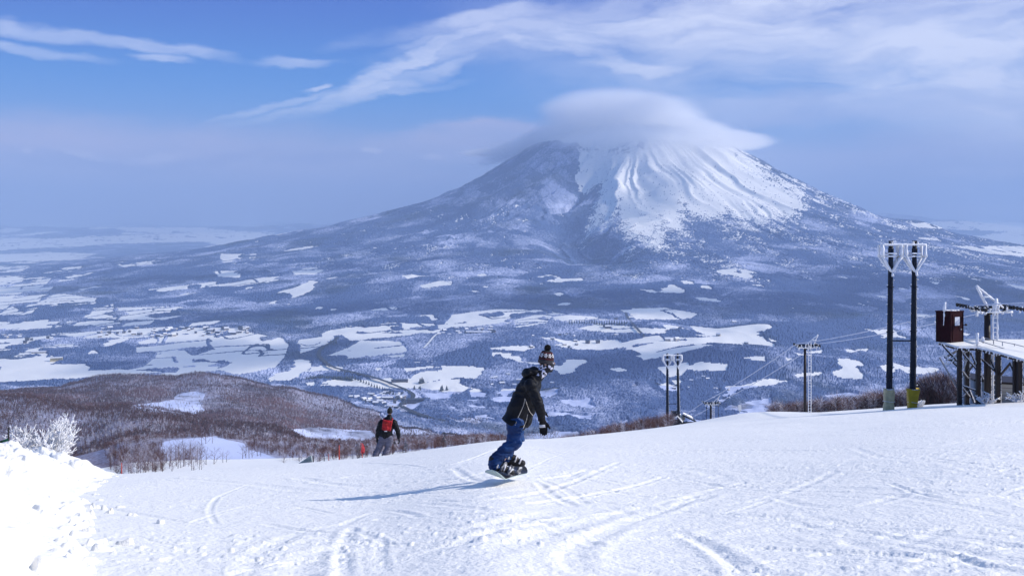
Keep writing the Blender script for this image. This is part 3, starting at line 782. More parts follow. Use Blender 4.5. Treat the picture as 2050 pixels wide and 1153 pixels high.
# white rimed bush behind the snow bank
rr = random.Random(77)
rt = empty('frosted_bush', tuple(ground(78, 29.5))); tag(rt, 'coral-like bush thick with white rime behind the snow bank', 'bush')
tb = bmesh.new(); cb = bmesh.new()
def fb(p, d, ln, r, lev):
    mid = p + d * ln * .5 + Vector((rr.uniform(-.12, .12), rr.uniform(-.12, .12), rr.uniform(-.02, .1))) * ln
    end = mid + (d + Vector((rr.uniform(-.5, .5), rr.uniform(-.5, .5), rr.uniform(-.2, .4)))).normalized() * ln * .5
    tube_bm(tb if lev > 2 else cb, [p, mid, end], [r * 1.3, r * 1.1, r * .8], 5, True)
    if lev <= 0: return
    for k in range(5):
        t = .25 + .75 * (k + rr.random()) / 5
        q = p.lerp(mid, t * 2) if t < .5 else mid.lerp(end, t * 2 - 1)
        fb(q, (d * .9 + Vector((rr.uniform(-1, 1), rr.uniform(-1, 1), rr.uniform(-.35, .9)))).normalized(), ln * rr.uniform(.42, .62), max(.009, r * .66), lev - 1)
for k in range(15):
    a = k * 2.4
    fb(Vector((.1 * math.cos(a), .1 * math.sin(a), -.1)), Vector((math.cos(a) * .62, math.sin(a) * .62, .9)).normalized(), rr.uniform(.85, 1.25), .024, 3)
bm_obj('stem', tb, M['rime'], rt, True); bm_obj('twigs', cb, M['rime'], rt, True)
g = ground(78, 29.5)
# ------------------------------------------------------------------ grown skins
def cone_bm(bm, p, r1, q, r2, sub=2):
    p = Vector(p); q = Vector(q)
    for c, r in ((p, r1), (q, r2)):
        bmesh.ops.create_icosphere(bm, subdivisions=sub, radius=r, matrix=Matrix.Translation(c))
    d = q - p
    if d.length > 1e-4:
        rot = d.to_track_quat('Z', 'Y').to_matrix().to_4x4()
        bmesh.ops.create_cone(bm, cap_ends=True, segments=18, radius1=r1, radius2=r2, depth=d.length, matrix=Matrix.Translation((p + q) / 2) @ rot)
def ell_bm(bm, c, r, rot=(0, 0, 0)):
    bmesh.ops.create_icosphere(bm, subdivisions=3, radius=1, matrix=Matrix.Translation(Vector(c)) @ Euler(rot).to_matrix().to_4x4() @ Matrix.Diagonal((*r, 1)))
def grown(name, fill, mat, parent, voxel=.012, smooth=6, folds=0., fscale=9., seed=0, stretch=(1, 1, .45), cutz=None):
    """one continuous skin grown over round limbs, then smoothed and creased"""
    bm = bmesh.new(); fill(bm); me = bpy.data.meshes.new('tmp'); bm.to_mesh(me); bm.free()
    ob = bpy.data.objects.new('tmp', me); COL.objects.link(ob)
    md = ob.modifiers.new('r', 'REMESH'); md.mode = 'VOXEL'; md.voxel_size = voxel
    s_ = ob.modifiers.new('s', 'SMOOTH'); s_.factor = .5; s_.iterations = smooth
    dg = bpy.context.evaluated_depsgraph_get(); m2 = bpy.data.meshes.new_from_object(ob.evaluated_get(dg)); bpy.data.objects.remove(ob); bpy.data.meshes.remove(me)
    n = len(m2.vertices); co_ = np.empty(n * 3, np.float32); m2.vertices.foreach_get('co', co_); co_ = co_.reshape(-1, 3)
    if folds:
        no = np.empty(n * 3, np.float32); m2.vertices.foreach_get('normal', no); no = no.reshape(-1, 3)
        a = (co_[:, 0] * stretch[0] + co_[:, 1] * .8) * fscale; b_ = co_[:, 2] * fscale * stretch[2] * 2 + co_[:, 1] * 2
        w_ = fbm(a * .6 + 5, b_ * .6, 2, seed + 900); k = 1 - np.abs(2 * fbm(a + 2 * w_, b_ * 1.6 + 2.5 * w_, 2, seed + 901) - 1)
        co_ = co_ + no * ((k - .75) * folds)[:, None]
    if cutz is not None: co_[:, 2] = np.maximum(co_[:, 2], cutz(co_[:, 0], co_[:, 1]))
    m2.vertices.foreach_set('co', np.ascontiguousarray(co_, np.float32).ravel())
    m2.polygons.foreach_set('use_smooth', [True] * len(m2.polygons)); m2.update()
    m2.name = name; m2.materials.clear(); m2.materials.append(mat)
    o = bpy.data.objects.new(name, m2); COL.objects.link(o); o.parent = parent; return o

# ------------------------------------------------------------------ lift hardware
def bar_bm(bm, p, q, w, d=None, up=Vector((0, 0, 1))):
    """square bar from p to q"""
    p = Vector(p); q = Vector(q); d = d or w
    t = (q - p).normalized(); u = t.cross(up if abs(t.dot(up)) < .95 else Vector((1, 0, 0))).normalized(); v = t.cross(u)
    r = []
    for c in (p, q):
        r.append([bm.verts.new(c + u * sx * w / 2 + v * sy * d / 2) for sx, sy in ((-1, -1), (1, -1), (1, 1), (-1, 1))])
    for k in range(4): bm.faces.new((r[0][k], r[0][(k + 1) % 4], r[1][(k + 1) % 4], r[1][k]))
    bm.faces.new(r[0][::-1]); bm.faces.new(r[1])
_rr = random.Random(9)
def rime_bm(bm, p, q, r, n=8, lump=.35, seg=None):
    r = r * (1.35 if r < .03 else 1.25)
    """a bar swollen by lumpy rime"""
    p = Vector(p); q = Vector(q); L_ = (q - p).length; seg = seg or max(3, int(L_ / (r * 2.2)))
    pts = []; rad = []
    for i in range(seg + 1):
        t = i / seg
        pts.append(p.lerp(q, t) + Vector([_rr.uniform(-1, 1) * r * lump * .5 for _ in range(3)])); rad.append(r * (1 + _rr.uniform(-lump, lump)))
    tube_bm(bm, pts, rad, n)
def box_bm(bm, c, sx, sy, sz, rz=0):
    m = Matrix.Translation(c) @ Matrix.Rotation(rz, 4, 'Z') @ Matrix.Diagonal((sx, sy, sz, 1))
    bmesh.ops.create_cube(bm, size=1, matrix=m)

def twin_pylon(pxL, pxR, topL, topR, rowtop, y, label, pads, crossrow, legspread):
    """two steel poles joined by a crossbar, each carrying a rimed basket of struts"""
    gL = ground(pxL, y); gR = ground(pxR, y)
    root = empty('twin_pole_pylon', (gL + gR) / 2); o = root.location.copy()
    tag(root, label, 'pylon')
    s = (at(topR, rowtop, y) - at(topL, rowtop, y)).x / 2.15       # scale of the head basket
    zt = at(topL, rowtop, y).z
    dark = M['dark_steel']; tops = []
    for i, (g, tx) in enumerate(((gL, topL), (gR, topR))):
        top = at(tx, rowtop - 3, y) - o; bot = g - o - Vector((0, 0, 1.0))
        bm = bmesh.new(); pts = [bot.lerp(top, k / 12) for k in range(13)]
        H = (top - bot).length; r0 = .245 * H / 13.5; r1 = .165 * H / 13.5
        tube_bm(bm, pts, [r0 + (r1 - r0) * k / 12 for k in range(13)], 20)
        for k in (3, 6, 9):      # flanges between the sections
            tube_bm(bm, [bot.lerp(top, k / 12 + .002), bot.lerp(top, k / 12 + .006)], [r0 * 1.09, r0 * 1.09], 20)
        p = bm_obj('pole', bm, dark, root, True)
        p.data.polygons.foreach_set('use_smooth', [True] * len(p.data.polygons))
        for k in range(26):      # climbing pegs, each with a knob of rime
            if k == 0 or k == 1:
                bm = bmesh.new(); sgn = 1 if k % 2 else -1
                bar_bm(bm, Vector((0, 0, 0)), Vector((sgn * .11 * H / 13.5, 0, 0)), .025)
                rime_bm(bm, Vector((sgn * .03, 0, 0)), Vector((sgn * .13 * H / 13.5, 0, 0)), .033, 6, .3, 2)
                pg = bm_obj('climbing_peg', bm, M['rime'], root, True)
                if k: pg1 = pg
                else: pg0 = pg
            else:
                pg = (pg1 if k % 2 else pg0).copy(); COL.objects.link(pg)
            f_ = .12 + .70 * k / 26; rr_ = r0 + (r1 - r0) * f_; pg.location = bot.lerp(top, f_) + Vector(((1 if k % 2 else -1) * (rr_ - .01), -.03, 0))
        bm = bmesh.new()         # rime along the sunny edge
        rime_bm(bm, bot.lerp(top, .80) + Vector((r1 * 1.05, -.02, 0)), bot.lerp(top, .30) + Vector((r0 * .98, -.02, 0)), .020, 6, .35, 60)
        bm_obj('rime_edge', bm, M['rime'], root, True)
        tops.append(top); 
        # basket: V struts, verticals, bars (front and back)
        bm = bmesh.new(); rt = .105 * s
        z0 = top.z - 2.68 * s; z1 = top.z - 1.27 * s; z2 = top.z - .18 * s
        for dy in (-.32 * s, .32 * s):
            f = .45 + .55 * 0
            foot_ = Vector((top.x + .02, dy * .35, z0))
            for sx in (-1, 1):
                e = Vector((top.x + sx * .86 * s + (.12 * s if dy > 0 else 0) * -1, dy, z1))
                rime_bm(bm, foot_, e, rt, 7, .18)
                rime_bm(bm, e, Vector((e.x, dy, z2)), rt * 1.05, 7, .25)
            for zz in (z1 + .05 * s, z1 + .3 * s):
                rime_bm(bm, Vector((top.x - .42 * s, dy, zz)), Vector((top.x + .42 * s, dy, zz)), rt * .62, 6, .3)
        for sx in (-1, 1):
            rime_bm(bm, Vector((top.x + sx * .86 * s, -.32 * s, z1)), Vector((top.x + sx * .86 * s, .32 * s, z1)), rt * .6, 6, .3)
            rime_bm(bm, Vector((top.x + sx * .86 * s, -.32 * s, z2)), Vector((top.x + sx * .86 * s, .32 * s, z2)), rt * .6, 6, .3)
        for k in range(5):
            rime_bm(bm, Vector((top.x + _rr.uniform(-.2, .2) * s, _rr.uniform(-.3, .3) * s, z2 - .05)), Vector((top.x + _rr.uniform(-.3, .3) * s, _rr.uniform(-.3, .3) * s, z2 + .25 * s)), rt * .5, 5, .5, 3)
        rime_bm(bm, Vector((top.x + .05, -.2 * s, z0)), Vector((top.x + .1, -.25 * s, z0 - .35 * s)), rt * .8, 6, .4, 3)
        bm_obj('head_basket', bm, M['rime'], root, True)
        bm = bmesh.new(); box_bm(bm, Vector((top.x, 0, z2 + .22 * s)), .30 * s, .3 * s, .28 * s, .3); box_bm(bm, Vector((top.x, 0, z1 + .5 * s)), .36 * s, .36 * s, .5 * s, .1)
        bm_obj('sheave_block', bm, M['black_rubber'], root)
    bm = bmesh.new()
    for zz, rr_ in ((-.18, .07), (-1.27, .06)):
        for dy in (-.32 * s, .32 * s):
            a = Vector((tops[0].x - .90 * s, dy, tops[0].z + zz * s)); b = Vector((tops[1].x + .92 * s, dy, tops[1].z + zz * s))
            if zz == -1.27: a.x = tops[0].x + .86 * s; b.x = tops[1].x - .86 * s
            rime_bm(bm, a, b, rr_ * s, 7, .22)
    bm_obj('head_beam', bm, M['rime'], root, True)
    zc = at(0, crossrow, y).z - o.z
    bm = bmesh.new(); fL = (zc - (gL.z - o.z)) / (tops[0].z - (gL.z - o.z))
    xa = (gL - o).lerp(tops[0], fL); xb = (gR - o).lerp(tops[1], fL); bar_bm(bm, xa, Vector((xb.x, xb.y, xa.z)), .12 * s, .12 * s)
    bm_obj('crossbar', bm, dark, root)
    if pads:
        for g, key, lab, w0, w1, hh, sk in ((gL, 'cream_pad', 'cream padding with a white tie round its waist', .37, .40, 1.62, 0), (gR, 'yellow_pad', 'yellow padding flaring out at the top', .44, .33, 1.46, .10)):
            g = g - o; bm = bmesh.new(); nseg = 14; rings = []
            for i in range(nseg + 1):
                t = i / nseg; w = w1 + (w0 - w1) * t
                if key == 'cream_pad': w = .40 - .06 * math.exp(-((t - .42) / .10) ** 2) - .02 * t
                else: w = .33 + .14 * t ** 1.5 - .015 * math.exp(-((t - .30) / .05) ** 2)
                ring = []
                for k in range(24):
                    a = 2 * math.pi * k / 24; sq = 1 / max(abs(math.cos(a)), abs(math.sin(a))) ** .55
                    wob = 1 + .05 * math.sin(3 * a + t * 4) * (1 - t * .4) + _rr.uniform(-.012, .012)
                    zt_ = -.25 + t * (hh + .25) + (.05 * math.sin(2 * a + 1) if i == nseg else 0)
                    ring.append(bm.verts.new(g + Vector((math.cos(a) * w * sq * wob + sk * t * t * .5, math.sin(a) * w * sq * wob * .85, zt_))))
                rings.append(ring)
            for r0_, r1_ in zip(rings[:-1], rings[1:]):
                for k in range(24): bm.faces.new((r0_[k], r0_[(k + 1) % 24], r1_[(k + 1) % 24], r1_[k]))
            cap = bm.verts.new(g + Vector((sk * .5, 0, hh - .05)))
            for k in range(24): bm.faces.new((rings[-1][k], rings[-1][(k + 1) % 24], cap))
            pad = bm_obj('padding', bm, M[key], root, True); tag(pad, lab)
            bm = bmesh.new()
            tz = .66 if key == 'cream_pad' else .46
            pts = [g + Vector((math.cos(a) * (w1 + .04), math.sin(a) * (w1 + .02), tz + .03 * math.sin(a * 2))) for a in np.linspace(0, 2 * math.pi, 21)]
            tube_bm(bm, pts, [.014] * 21, 5, False)
            bm_obj('tie_rope', bm, M['rime'], pad, True)
            bm = bmesh.new()
            for k in (0,): rime_bm(bm, g + Vector((_rr.uniform(.2, .4) * (1 if k % 3 else -1), -.30 + _rr.uniform(-.06, .02), _rr.uniform(.0, .6 if k % 3 else 1.3))), g + Vector((_rr.uniform(.22, .42), -.33, _rr.uniform(0, .5))), .018, 5, .5, 4) if k % 3 else rime_bm(bm, g + Vector((-.25, -.33, hh - .02)), g + Vector((.3, -.33, hh - .02)), .02, 5, .5, 6)
            bm_obj('rime_crust', bm, M['rime'], pad, True)
    return root
twin_pylon(1779.5, 1826.5, 1783.5, 1831, 489, 75, 'tall dark twin-pole pylon with a cream and a yellow pad at its feet', True, 682, 0)
twin_pylon(1336, 1359, 1336, 1356.5, 712, 170, 'smaller rimed twin-pole pylon beside the snow-roofed hut', False, 808, 0)

def sheave_train(bm, c, L_, n, r, off):
    for k in range(n):
        y = -L_ / 2 + L_ * k / (n - 1)
        m = Matrix.Translation(c + Vector((0, y, 0))) @ Matrix.Rotation(math.pi / 2, 4, 'Y')
        bmesh.ops.create_cone(bm, cap_ends=True, segments=14, radius1=r, radius2=r, depth=.10, matrix=m)
    bar_bm(bm, c + Vector((off, -L_ / 2, .05)), c + Vector((off, L_ / 2, .05)), .07, .12)
    for k in range(n // 2): bar_bm(bm, c + Vector((off, -L_ / 2 + L_ * (2 * k) / (n - 1), 0)), c + Vector((off, -L_ / 2 + L_ * (2 * k + 1) / (n - 1), 0)), .05, .09)

def lift_tower(px, row_arm, y, span, mast_r, label, frame, ladder_dx, mast_dx, train_len, rime=1.0, low=None, nsheave=8):
    g = ground(px, y); a = at(px, row_arm, y)
    root = empty('lift_tower', g); tag(root, label, 'lift tower', None); o = g
    zt = a.z - o.z
    bm = bmesh.new(); tube_bm(bm, [Vector((mast_dx, 0, -1.5)), Vector((mast_dx, 0, zt * .5)), Vector((mast_dx, 0, zt - .35))], [mast_r * 1.1, mast_r, mast_r * .92], 20)
    bm_obj('mast', bm, M['brown_steel'], root, True)
    bm = bmesh.new(); lx = ladder_dx
    for sx in (-.17, .17): rime_bm(bm, Vector((lx + sx, -mast_r - .08, -.3)), Vector((lx + sx, -mast_r - .08, zt + .35)), .045 * rime, 6, .3)
    n = int(zt / .36)
    for k in range(n): rime_bm(bm, Vector((lx - .17, -mast_r - .08, k * .36)), Vector((lx + .17, -mast_r - .08, k * .36)), .032 * rime, 5, .3, 2)
    bm_obj('ladder', bm, M['rime'], root, True)
    bm = bmesh.new(); bar_bm(bm, Vector((-span / 2, 0, zt)), Vector((span / 2, 0, zt)), .20, .24); bar_bm(bm, Vector((-.5, 0, zt - .35)), Vector((.5, 0, zt - .35)), .3, .3)
    for sx in (-1, 1): bar_bm(bm, Vector((sx * span * .18, 0, zt - .35)), Vector((sx * span * .40, 0, zt - .05)), .09)
    bm_obj('crossarm', bm, M['dark_steel'], root)
    for sx in (-1, 1):
        bm = bmesh.new(); sheave_train(bm, Vector((sx * span / 2, 0, zt + .02)), train_len, nsheave, .15, -.1 * sx)
        st = bm_obj('sheave_assembly', bm, M['black_rubber'], root)
        bm = bmesh.new()
        for k in range(int(9 * rime)):
            yy = _rr.uniform(-.5, .5) * train_len
            rime_bm(bm, Vector((sx * span / 2 + _rr.uniform(-.15, .15), yy, zt + _rr.uniform(.05, .2))), Vector((sx * span / 2 + _rr.uniform(-.2, .2), yy + _rr.uniform(-.3, .3), zt + _rr.uniform(-.35, .22))), .045, 6, .5, 3)
        bm_obj('rime_crust', bm, M['rime'], st, True)
    bm = bmesh.new()         # walkway hung below the arm, heavy with rime
    for dy in (-.42, .42): rime_bm(bm, Vector((-span * .44, dy, zt - .30)), Vector((span * .44, dy, zt - .30)), .05 * rime, 6, .45)
    for k in range(9):
        xx = -span * .42 + span * .84 * k / 8; rime_bm(bm, Vector((xx, -.42, zt - .28)), Vector((xx, .42, zt - .28)), .04 * rime, 6, .4, 3)
        if k % 2: rime_bm(bm, Vector((xx, -.42, zt - .30)), Vector((xx + _rr.uniform(-.1, .1), -.42, zt + _rr.uniform(-.1, .25))), .045 * rime, 6, .5, 4)
        else: rime_bm(bm, Vector((xx, -.42, zt - .26)), Vector((xx, -.44, zt - _rr.uniform(.42, .62))), .05 * rime, 6, .6, 3)
    bm_obj('walkway', bm, M['rime'], root, True)
    bm = bmesh.new(); ax, az, b1, b2 = frame
    for dy in (-.25, .25):
        rime_bm(bm, Vector((b1, dy * .4, zt)), Vector((ax, dy * .1, zt + az)), .050 * rime, 6, .3)
        rime_bm(bm, Vector((b2, dy * .4, zt)), Vector((ax, dy * .1, zt + az)), .055 * rime, 6, .3)
    rime_bm(bm, Vector((b1 * .5 + ax * .5, -.2, zt + az * .5)), Vector((b2 * .5 + ax * .5, -.2, zt + az * .5)), .04 * rime, 6, .3)
    if rime > 1: rime_bm(bm, Vector((0.15, -.3, zt - .3)), Vector((.2, -.3, zt + .75)), .09, 7, .4)
    bm_obj('lifting_frame', bm, M['rime'], root, True)
    return root, o + Vector((0, 0, zt))
tA, armA = lift_tower(1985, 616, 74, 3.1, .235, 'heavily rimed lift tower behind the wooden platform', (-1.15, 1.65, .85, -.30), .12, -.32, 4.6, 1.25, nsheave=10)
tB, armB = lift_tower(1615, 691, 125, 2.7, .17, 'slim lift tower with a white rimed ladder on the crest', (1.45, 1.35, -.2, .85), .30, -.22, 2.2, .85)
tC, armC = lift_tower(1424, 806, 190, 2.9, .20, 'farthest lift tower with only its low head showing', (1.7, 1.45, .3, 1.0), .30, -.10, 2.4, .7)
# thin poles beside the farthest tower
for px, top in ((1414.5, 816), (1438, 812)):
    g = ground(px, 192); p = at(px, top, 192); bm = bmesh.new(); tube_bm(bm, [Vector((0, 0, -.5)), Vector((0, 0, p.z - g.z))], [.055, .045], 8)
    box_bm(bm, Vector((0, 0, p.z - g.z)), .16, .16, .35)
    o = bm_obj('marker_post', bm, M['dark_steel'], None, True); o.location = g
    tag(o, 'thin dark post %s of the farthest lift tower' % ('just left' if px < 1420 else 'just right'), 'post', 'thin posts by the farthest lift tower')

def cable(name, pts, r, mat, label, sag=.012):
    bm = bmesh.new(); P = []
    for a, b in zip(pts[:-1], pts[1:]):
        L_ = (b - a).length
        for k in range(24):
            t = k / 24; q = a.lerp(b, t); q.z -= 4 * sag * L_ * t * (1 - t) * .5; P.append(q)
    P.append(pts[-1]); tube_bm(bm, P, [r] * len(P), 6)
    o = bm_obj(name, bm, mat, None, True); return tag(o, label, 'cable', 'ropes of the chair lift')
D_ = at(1330, 905, 420)
for sx, lab in ((-1, 'left white rimed steel rope running between the lift towers'), (1, 'right white rimed steel rope running between the lift towers')):
    P = [Vector((armA.x + sx * 1.55 + 4.0, 45, armA.z + 4.2)), armA + Vector((sx * 1.55, 0, .18)), armB + Vector((sx * 1.35, 0, .18)), armC + Vector((sx * 1.45, 0, .17)), Vector((armC.x + 3.8 + sx * 1.4, 262, armC.z - 19))]
    cable('lift_cable', P, .045, M['rope_rime'], lab)

# ------------------------------------------------------------------ wooden and steel platform
yP = 71.
zd = at(0, 692, yP).z
def dk(px, row): y = -F * zd / (row - HY); return Vector(((px - CX) / F * y, y, zd))
outl = [dk(1878, 684), dk(1919, 695), dk(1956, 695.5), dk(2000, 706), dk(2032, 715), dk(2090, 733), dk(2150, 690), dk(2060, 681), dk(1935, 680), dk(1885, 680.5)]
cen = sum(outl, Vector()) / len(outl); gp = ground(1960, yP + 1)
root = empty('lift_platform', (cen.x, cen.y, gp.z)); o = root.location.copy()
tag(root, 'raised steel platform with a snowy deck at the right edge', 'platform')
def slab(bm, poly, z0, z1, jit=0):
    a = [bm.verts.new(Vector((p.x, p.y, z0)) - o) for p in poly]; b = [bm.verts.new(Vector((p.x, p.y, z1 + _rr.uniform(-jit, jit))) - o) for p in poly]; n = len(poly)
    for k in range(n): bm.faces.new((a[k], a[(k + 1) % n], b[(k + 1) % n], b[k]))
    bm.faces.new(a[::-1]); bm.faces.new(b)
bm = bmesh.new(); slab(bm, outl, zd - .22, zd - .05); bm_obj('deck', bm, M['brown_steel'], root)
bm = bmesh.new(); slab(bm, [cen.lerp(p, .995) for p in outl], zd - .047, zd + .06, .015); bm_obj('snow_cover', bm, M['snow_cap'], root)
P6 = outl[:7]
def fringe(bm):
    for a, b in zip(P6[:-1], P6[1:]):
        rime_bm(bm, a - o + Vector((0, -.03, -.03)), b - o + Vector((0, -.03, -.03)), .045, 6, .3)
        n = max(2, int((b - a).length / .3))
        for k in range(n):
            q = a.lerp(b, (k + _rr.random()) / n) - o; rime_bm(bm, q + Vector((0, -.03, -.02)), q + Vector((_rr.uniform(-.1, .1), -.05, -_rr.uniform(.12, .3))), .034, 5, .5, 3)
grown('rime_fringe', fringe, M['rime'], root, .03, 1)
posts = [(1921, 702, 70.6), (1936, 705, 74.2), (1958.5, 700, 70.3), (1979, 715, 74.5), (1998, 711, 69.5), (2033, 720, 67.), (2041, 722, 66.6), (2075, 726, 66)]
for px, row, y in posts:
    t = Vector(((px - CX) / F * y, y, zd - .2)); g = ground(px, y); bm = bmesh.new(); bar_bm(bm, Vector((t.x, t.y, g.z - 1.2)) - o, t - o, .30, .26, Vector((0, 1, 0)))
    for k in range(14): q = Vector((t.x + .13, t.y - .14, g.z + (t.z - g.z) * _rr.random())) - o; box_bm(bm, q, .05, .03, .06)
    bm_obj('post', bm, M['brown_steel'], root)
    bm = bmesh.new(); rime_bm(bm, Vector((t.x + .15, t.y - .13, g.z)) - o, t - o + Vector((.15, -.13, 0)), .018, 5, .6, 30); bm_obj('rime_edge', bm, M['rime'], root, True)
def W_(px, row, y): return at(px, row, y) - o
def brace(a, b, w=.11, rime=True):
    bm = bmesh.new(); bar_bm(bm, W_(*a), W_(*b), w); bm_obj('brace', bm, M['brown_steel'], root)
    if rime:
        bm = bmesh.new(); rime_bm(bm, W_(*a) + Vector((.02, -w * .6, w * .5)), W_(*b) + Vector((.02, -w * .6, w * .5)), .028, 5, .4); bm_obj('rime_edge', bm, M['rime'], root, True)
for a, b in [((1888, 692, 71.5), (1921, 728, 70.6)), ((1943, 706, 70.5), (1958, 738, 70.3)), ((1926, 706, 70.7), (1955, 740, 70.4)), ((1941, 795, 74), (1921, 770, 70.6)), ((1921, 799, 70.6), (1938, 783, 74.2)), ((1925, 742, 70.8), (1937, 757, 74)),
             ((1938, 744, 74), (1955, 722, 70.5)), ((1983, 720, 71), (1998, 755, 69.5)), ((2001, 753, 69.5), (2022, 728, 68)), ((2022, 726, 68), (2036, 758, 67)), ((1960, 715, 71), (1998, 748, 70)), ((1921, 770, 70.6), (1958, 783, 70.4)), ((1938, 775, 74), (1950, 806, 73)),
             ((1960, 741, 72), (1968, 760, 72)), ((1905, 715, 72), (1935, 705, 74)), ((1895, 720, 72.5), (1921, 722, 71)), ((1905, 722, 72), (1924, 740, 71)), ((1892, 716, 72), (1920, 700, 73))]: brace(a, b)
bm = bmesh.new()    # pale pipe brace and hanging rimed hoses on the left
tube_bm(bm, [W_(1881, 716, 70), W_(1896, 742, 70.3), W_(1916, 775, 70.6)], [.06] * 3, 8); bm_obj('pipe_brace', bm, M['rope_steel'], root, True)
bm = bmesh.new()
for s_ in ([(1881, 715), (1890, 711), (1898, 717), (1893, 727)], [(1883, 722), (1896, 729), (1908, 722), (1916, 705)], [(1896, 720), (1916, 714), (1935, 722), (1944, 706)], [(1926, 742), (1934, 724), (1930, 700)]):
    q = spline(s_, 6); tube_bm(bm, [W_(a, b, 70.9) for a, b in q], [.045] * len(q), 6)
bm_obj('rimed_hose', bm, M['rime'], root, True)
bm = bmesh.new()    # railing along the far edge
for px, r0_, r1_ in ((1956, 669, 692), (1968, 674, 686), (2007, 685, 696), (2031, 688, 714), (1989, 680, 688)):
    bar_bm(bm, W_(px, r0_, 70.4), W_(px, r1_ + 1, 70.4), .05)
bar_bm(bm, W_(1956, 681, 70.4), W_(2031, 704, 68.6), .05); bar_bm(bm, W_(1968, 676, 70.4), W_(2031, 689, 68.6), .045); bar_bm(bm, W_(2031, 689, 68.6), W_(2062, 697, 67), .045)
bm_obj('railing', bm, M['rope_steel'], root)
bm = bmesh.new()
for px, r0_, r1_ in ((1956.5, 667, 690), (1967.5, 674, 685)): rime_bm(bm, W_(px, r0_, 70.3), W_(px, r1_, 70.3), .085, 7, .3)
bm_obj('rimed_rail_post', bm, M['rime'], root, True)

# maroon operator booth on the deck
yB = 72.2; c0 = at(1902.5, 684, yB); hB = at(0, 626, yB).z - zd
rootb = empty('operator_booth', (c0.x, c0.y, zd + .06)); tag(rootb, 'maroon metal booth with a white pane standing on the platform', 'booth')
# corner nearest the camera, walls running back-left and back-right
dl = Vector((-.80, .72, 0)).normalized() * 1.0; dr = Vector((1.13, .62, 0)).normalized() * 1.42
def boxwall(bm, a, b, z0, z1, th):
    t = (b - a).normalized(); n = Vector((t.y, -t.x, 0)) * th
    v = [bm.verts.new(p) for p in (a + Vector((0, 0, z0)), b + Vector((0, 0, z0)), b + Vector((0, 0, z1)), a + Vector((0, 0, z1)), a + n + Vector((0, 0, z0)), b + n + Vector((0, 0, z0)), b + n + Vector((0, 0, z1)), a + n + Vector((0, 0, z1)))]
    for f in ((0, 1, 2, 3), (7, 6, 5, 4), (0, 4, 5, 1), (1, 5, 6, 2), (2, 6, 7, 3), (3, 7, 4, 0)): bm.faces.new([v[i] for i in f])
bm = bmesh.new(); z1 = hB - .06
cs = [Vector((0, 0, 0)), dr, dr + dl, dl]
lo = [bm.verts.new(p) for p in cs]; hi_ = [bm.verts.new(p + Vector((0, 0, z1))) for p in cs]
for k in range(4): bm.faces.new((lo[k], lo[(k + 1) % 4], hi_[(k + 1) % 4], hi_[k]))
bm.faces.new(lo[::-1]); bm.faces.new(hi_)
for p in cs: bar_bm(bm, p * 1.0 + Vector((0, -.012, 0)), p + Vector((0, -.012, z1)), .06)
bm_obj('wall', bm, M['booth'], rootb)
bm = bmesh.new(); cb_ = (cs[0] + cs[2]) / 2
rp = [cb_ + (p - cb_) * 1.09 for p in cs]; lo = [bm.verts.new(p + Vector((0, 0, z1 + .003))) for p in rp]; hi_ = [bm.verts.new(p + Vector((0, 0, z1 + .09))) for p in rp]
for k in range(4): bm.faces.new((lo[k], lo[(k + 1) % 4], hi_[(k + 1) % 4], hi_[k]))
bm.faces.new(lo[::-1]); bm.faces.new(hi_); bm_obj('roof', bm, M['booth'], rootb)
nr = Vector((dr.y, -dr.x, 0)).normalized(); e = dr.normalized()
bm = bmesh.new(); boxwall(bm, e * .22 + nr * .003, e * 1.22 + nr * .003, .06, z1 - .12, .03); dr_ = bm_obj('door', bm, M['booth'], rootb)
bm = bmesh.new(); boxwall(bm, e * .42 + nr * .036, e * 1.0 + nr * .036, z1 - .98, z1 - .33, .02); bmesh.ops.bevel(bm, geom=[ed for ed in bm.edges], offset=.008, segments=1, affect='EDGES')
bm_obj('window', bm, M['window_white'], dr_)
bm = bmesh.new()
for s_ in ((.40, .42), (1.0, 1.02)): boxwall(bm, e * s_[0] + nr * .036, e * s_[1] + nr * .036, z1 - 1.0, z1 - .31, .035)
boxwall(bm, e * .40 + nr * .036, e * 1.02 + nr * .036, z1 - 1.0, z1 - .98, .036); boxwall(bm, e * .40 + nr * .036, e * 1.02 + nr * .036, z1 - .33, z1 - .31, .036)
bm_obj('window_frame', bm, M['booth'], dr_)
bm = bmesh.new(); bmesh.ops.create_uvsphere(bm, u_segments=10, v_segments=6, radius=.055, matrix=Matrix.Translation(e * 1.10 + nr * .08 + Vector((0, 0, z1 - 1.28)))); bm_obj('knob', bm, M['rope_steel'], dr_, True)
bm = bmesh.new(); q = dr + Vector((0, 0, z1 - .98)); bar_bm(bm, q, q + Vector((.22, -.02, .02)), .05); bmesh.ops.create_uvsphere(bm, u_segments=10, v_segments=6, radius=.09, matrix=Matrix.Translation(q + Vector((.22, -.02, .02)))); bm_obj('siren', bm, M['brown_steel'], rootb)
bm = bmesh.new(); q = dl * .45 + Vector((-dl.y, dl.x, 0)).normalized() * -.0 + Vector((-.08, -.12, 0))
rime_bm(bm, q + Vector((0, 0, z1 - .95)), q + Vector((.05, 0, z1 + .25)), .04, 6, .6); rime_bm(bm, q + Vector((.05, 0, z1 + .1)), q + Vector((.12, 0, z1 + .78)), .085, 8, .25); bm_obj('rimed_antenna', bm, M['rime'], rootb, True)
bm = bmesh.new()
for k in range(7):
    q2 = cs[0].lerp(cs[1], _rr.random()) + dl * _rr.random() * .8; rime_bm(bm, q2 + Vector((-.2, 0, z1 + .10)), q2 + Vector((.2, .05, z1 + .10)), .035, 6, .5)
bm_obj('snow_cover', bm, M['rime'], rootb, True)

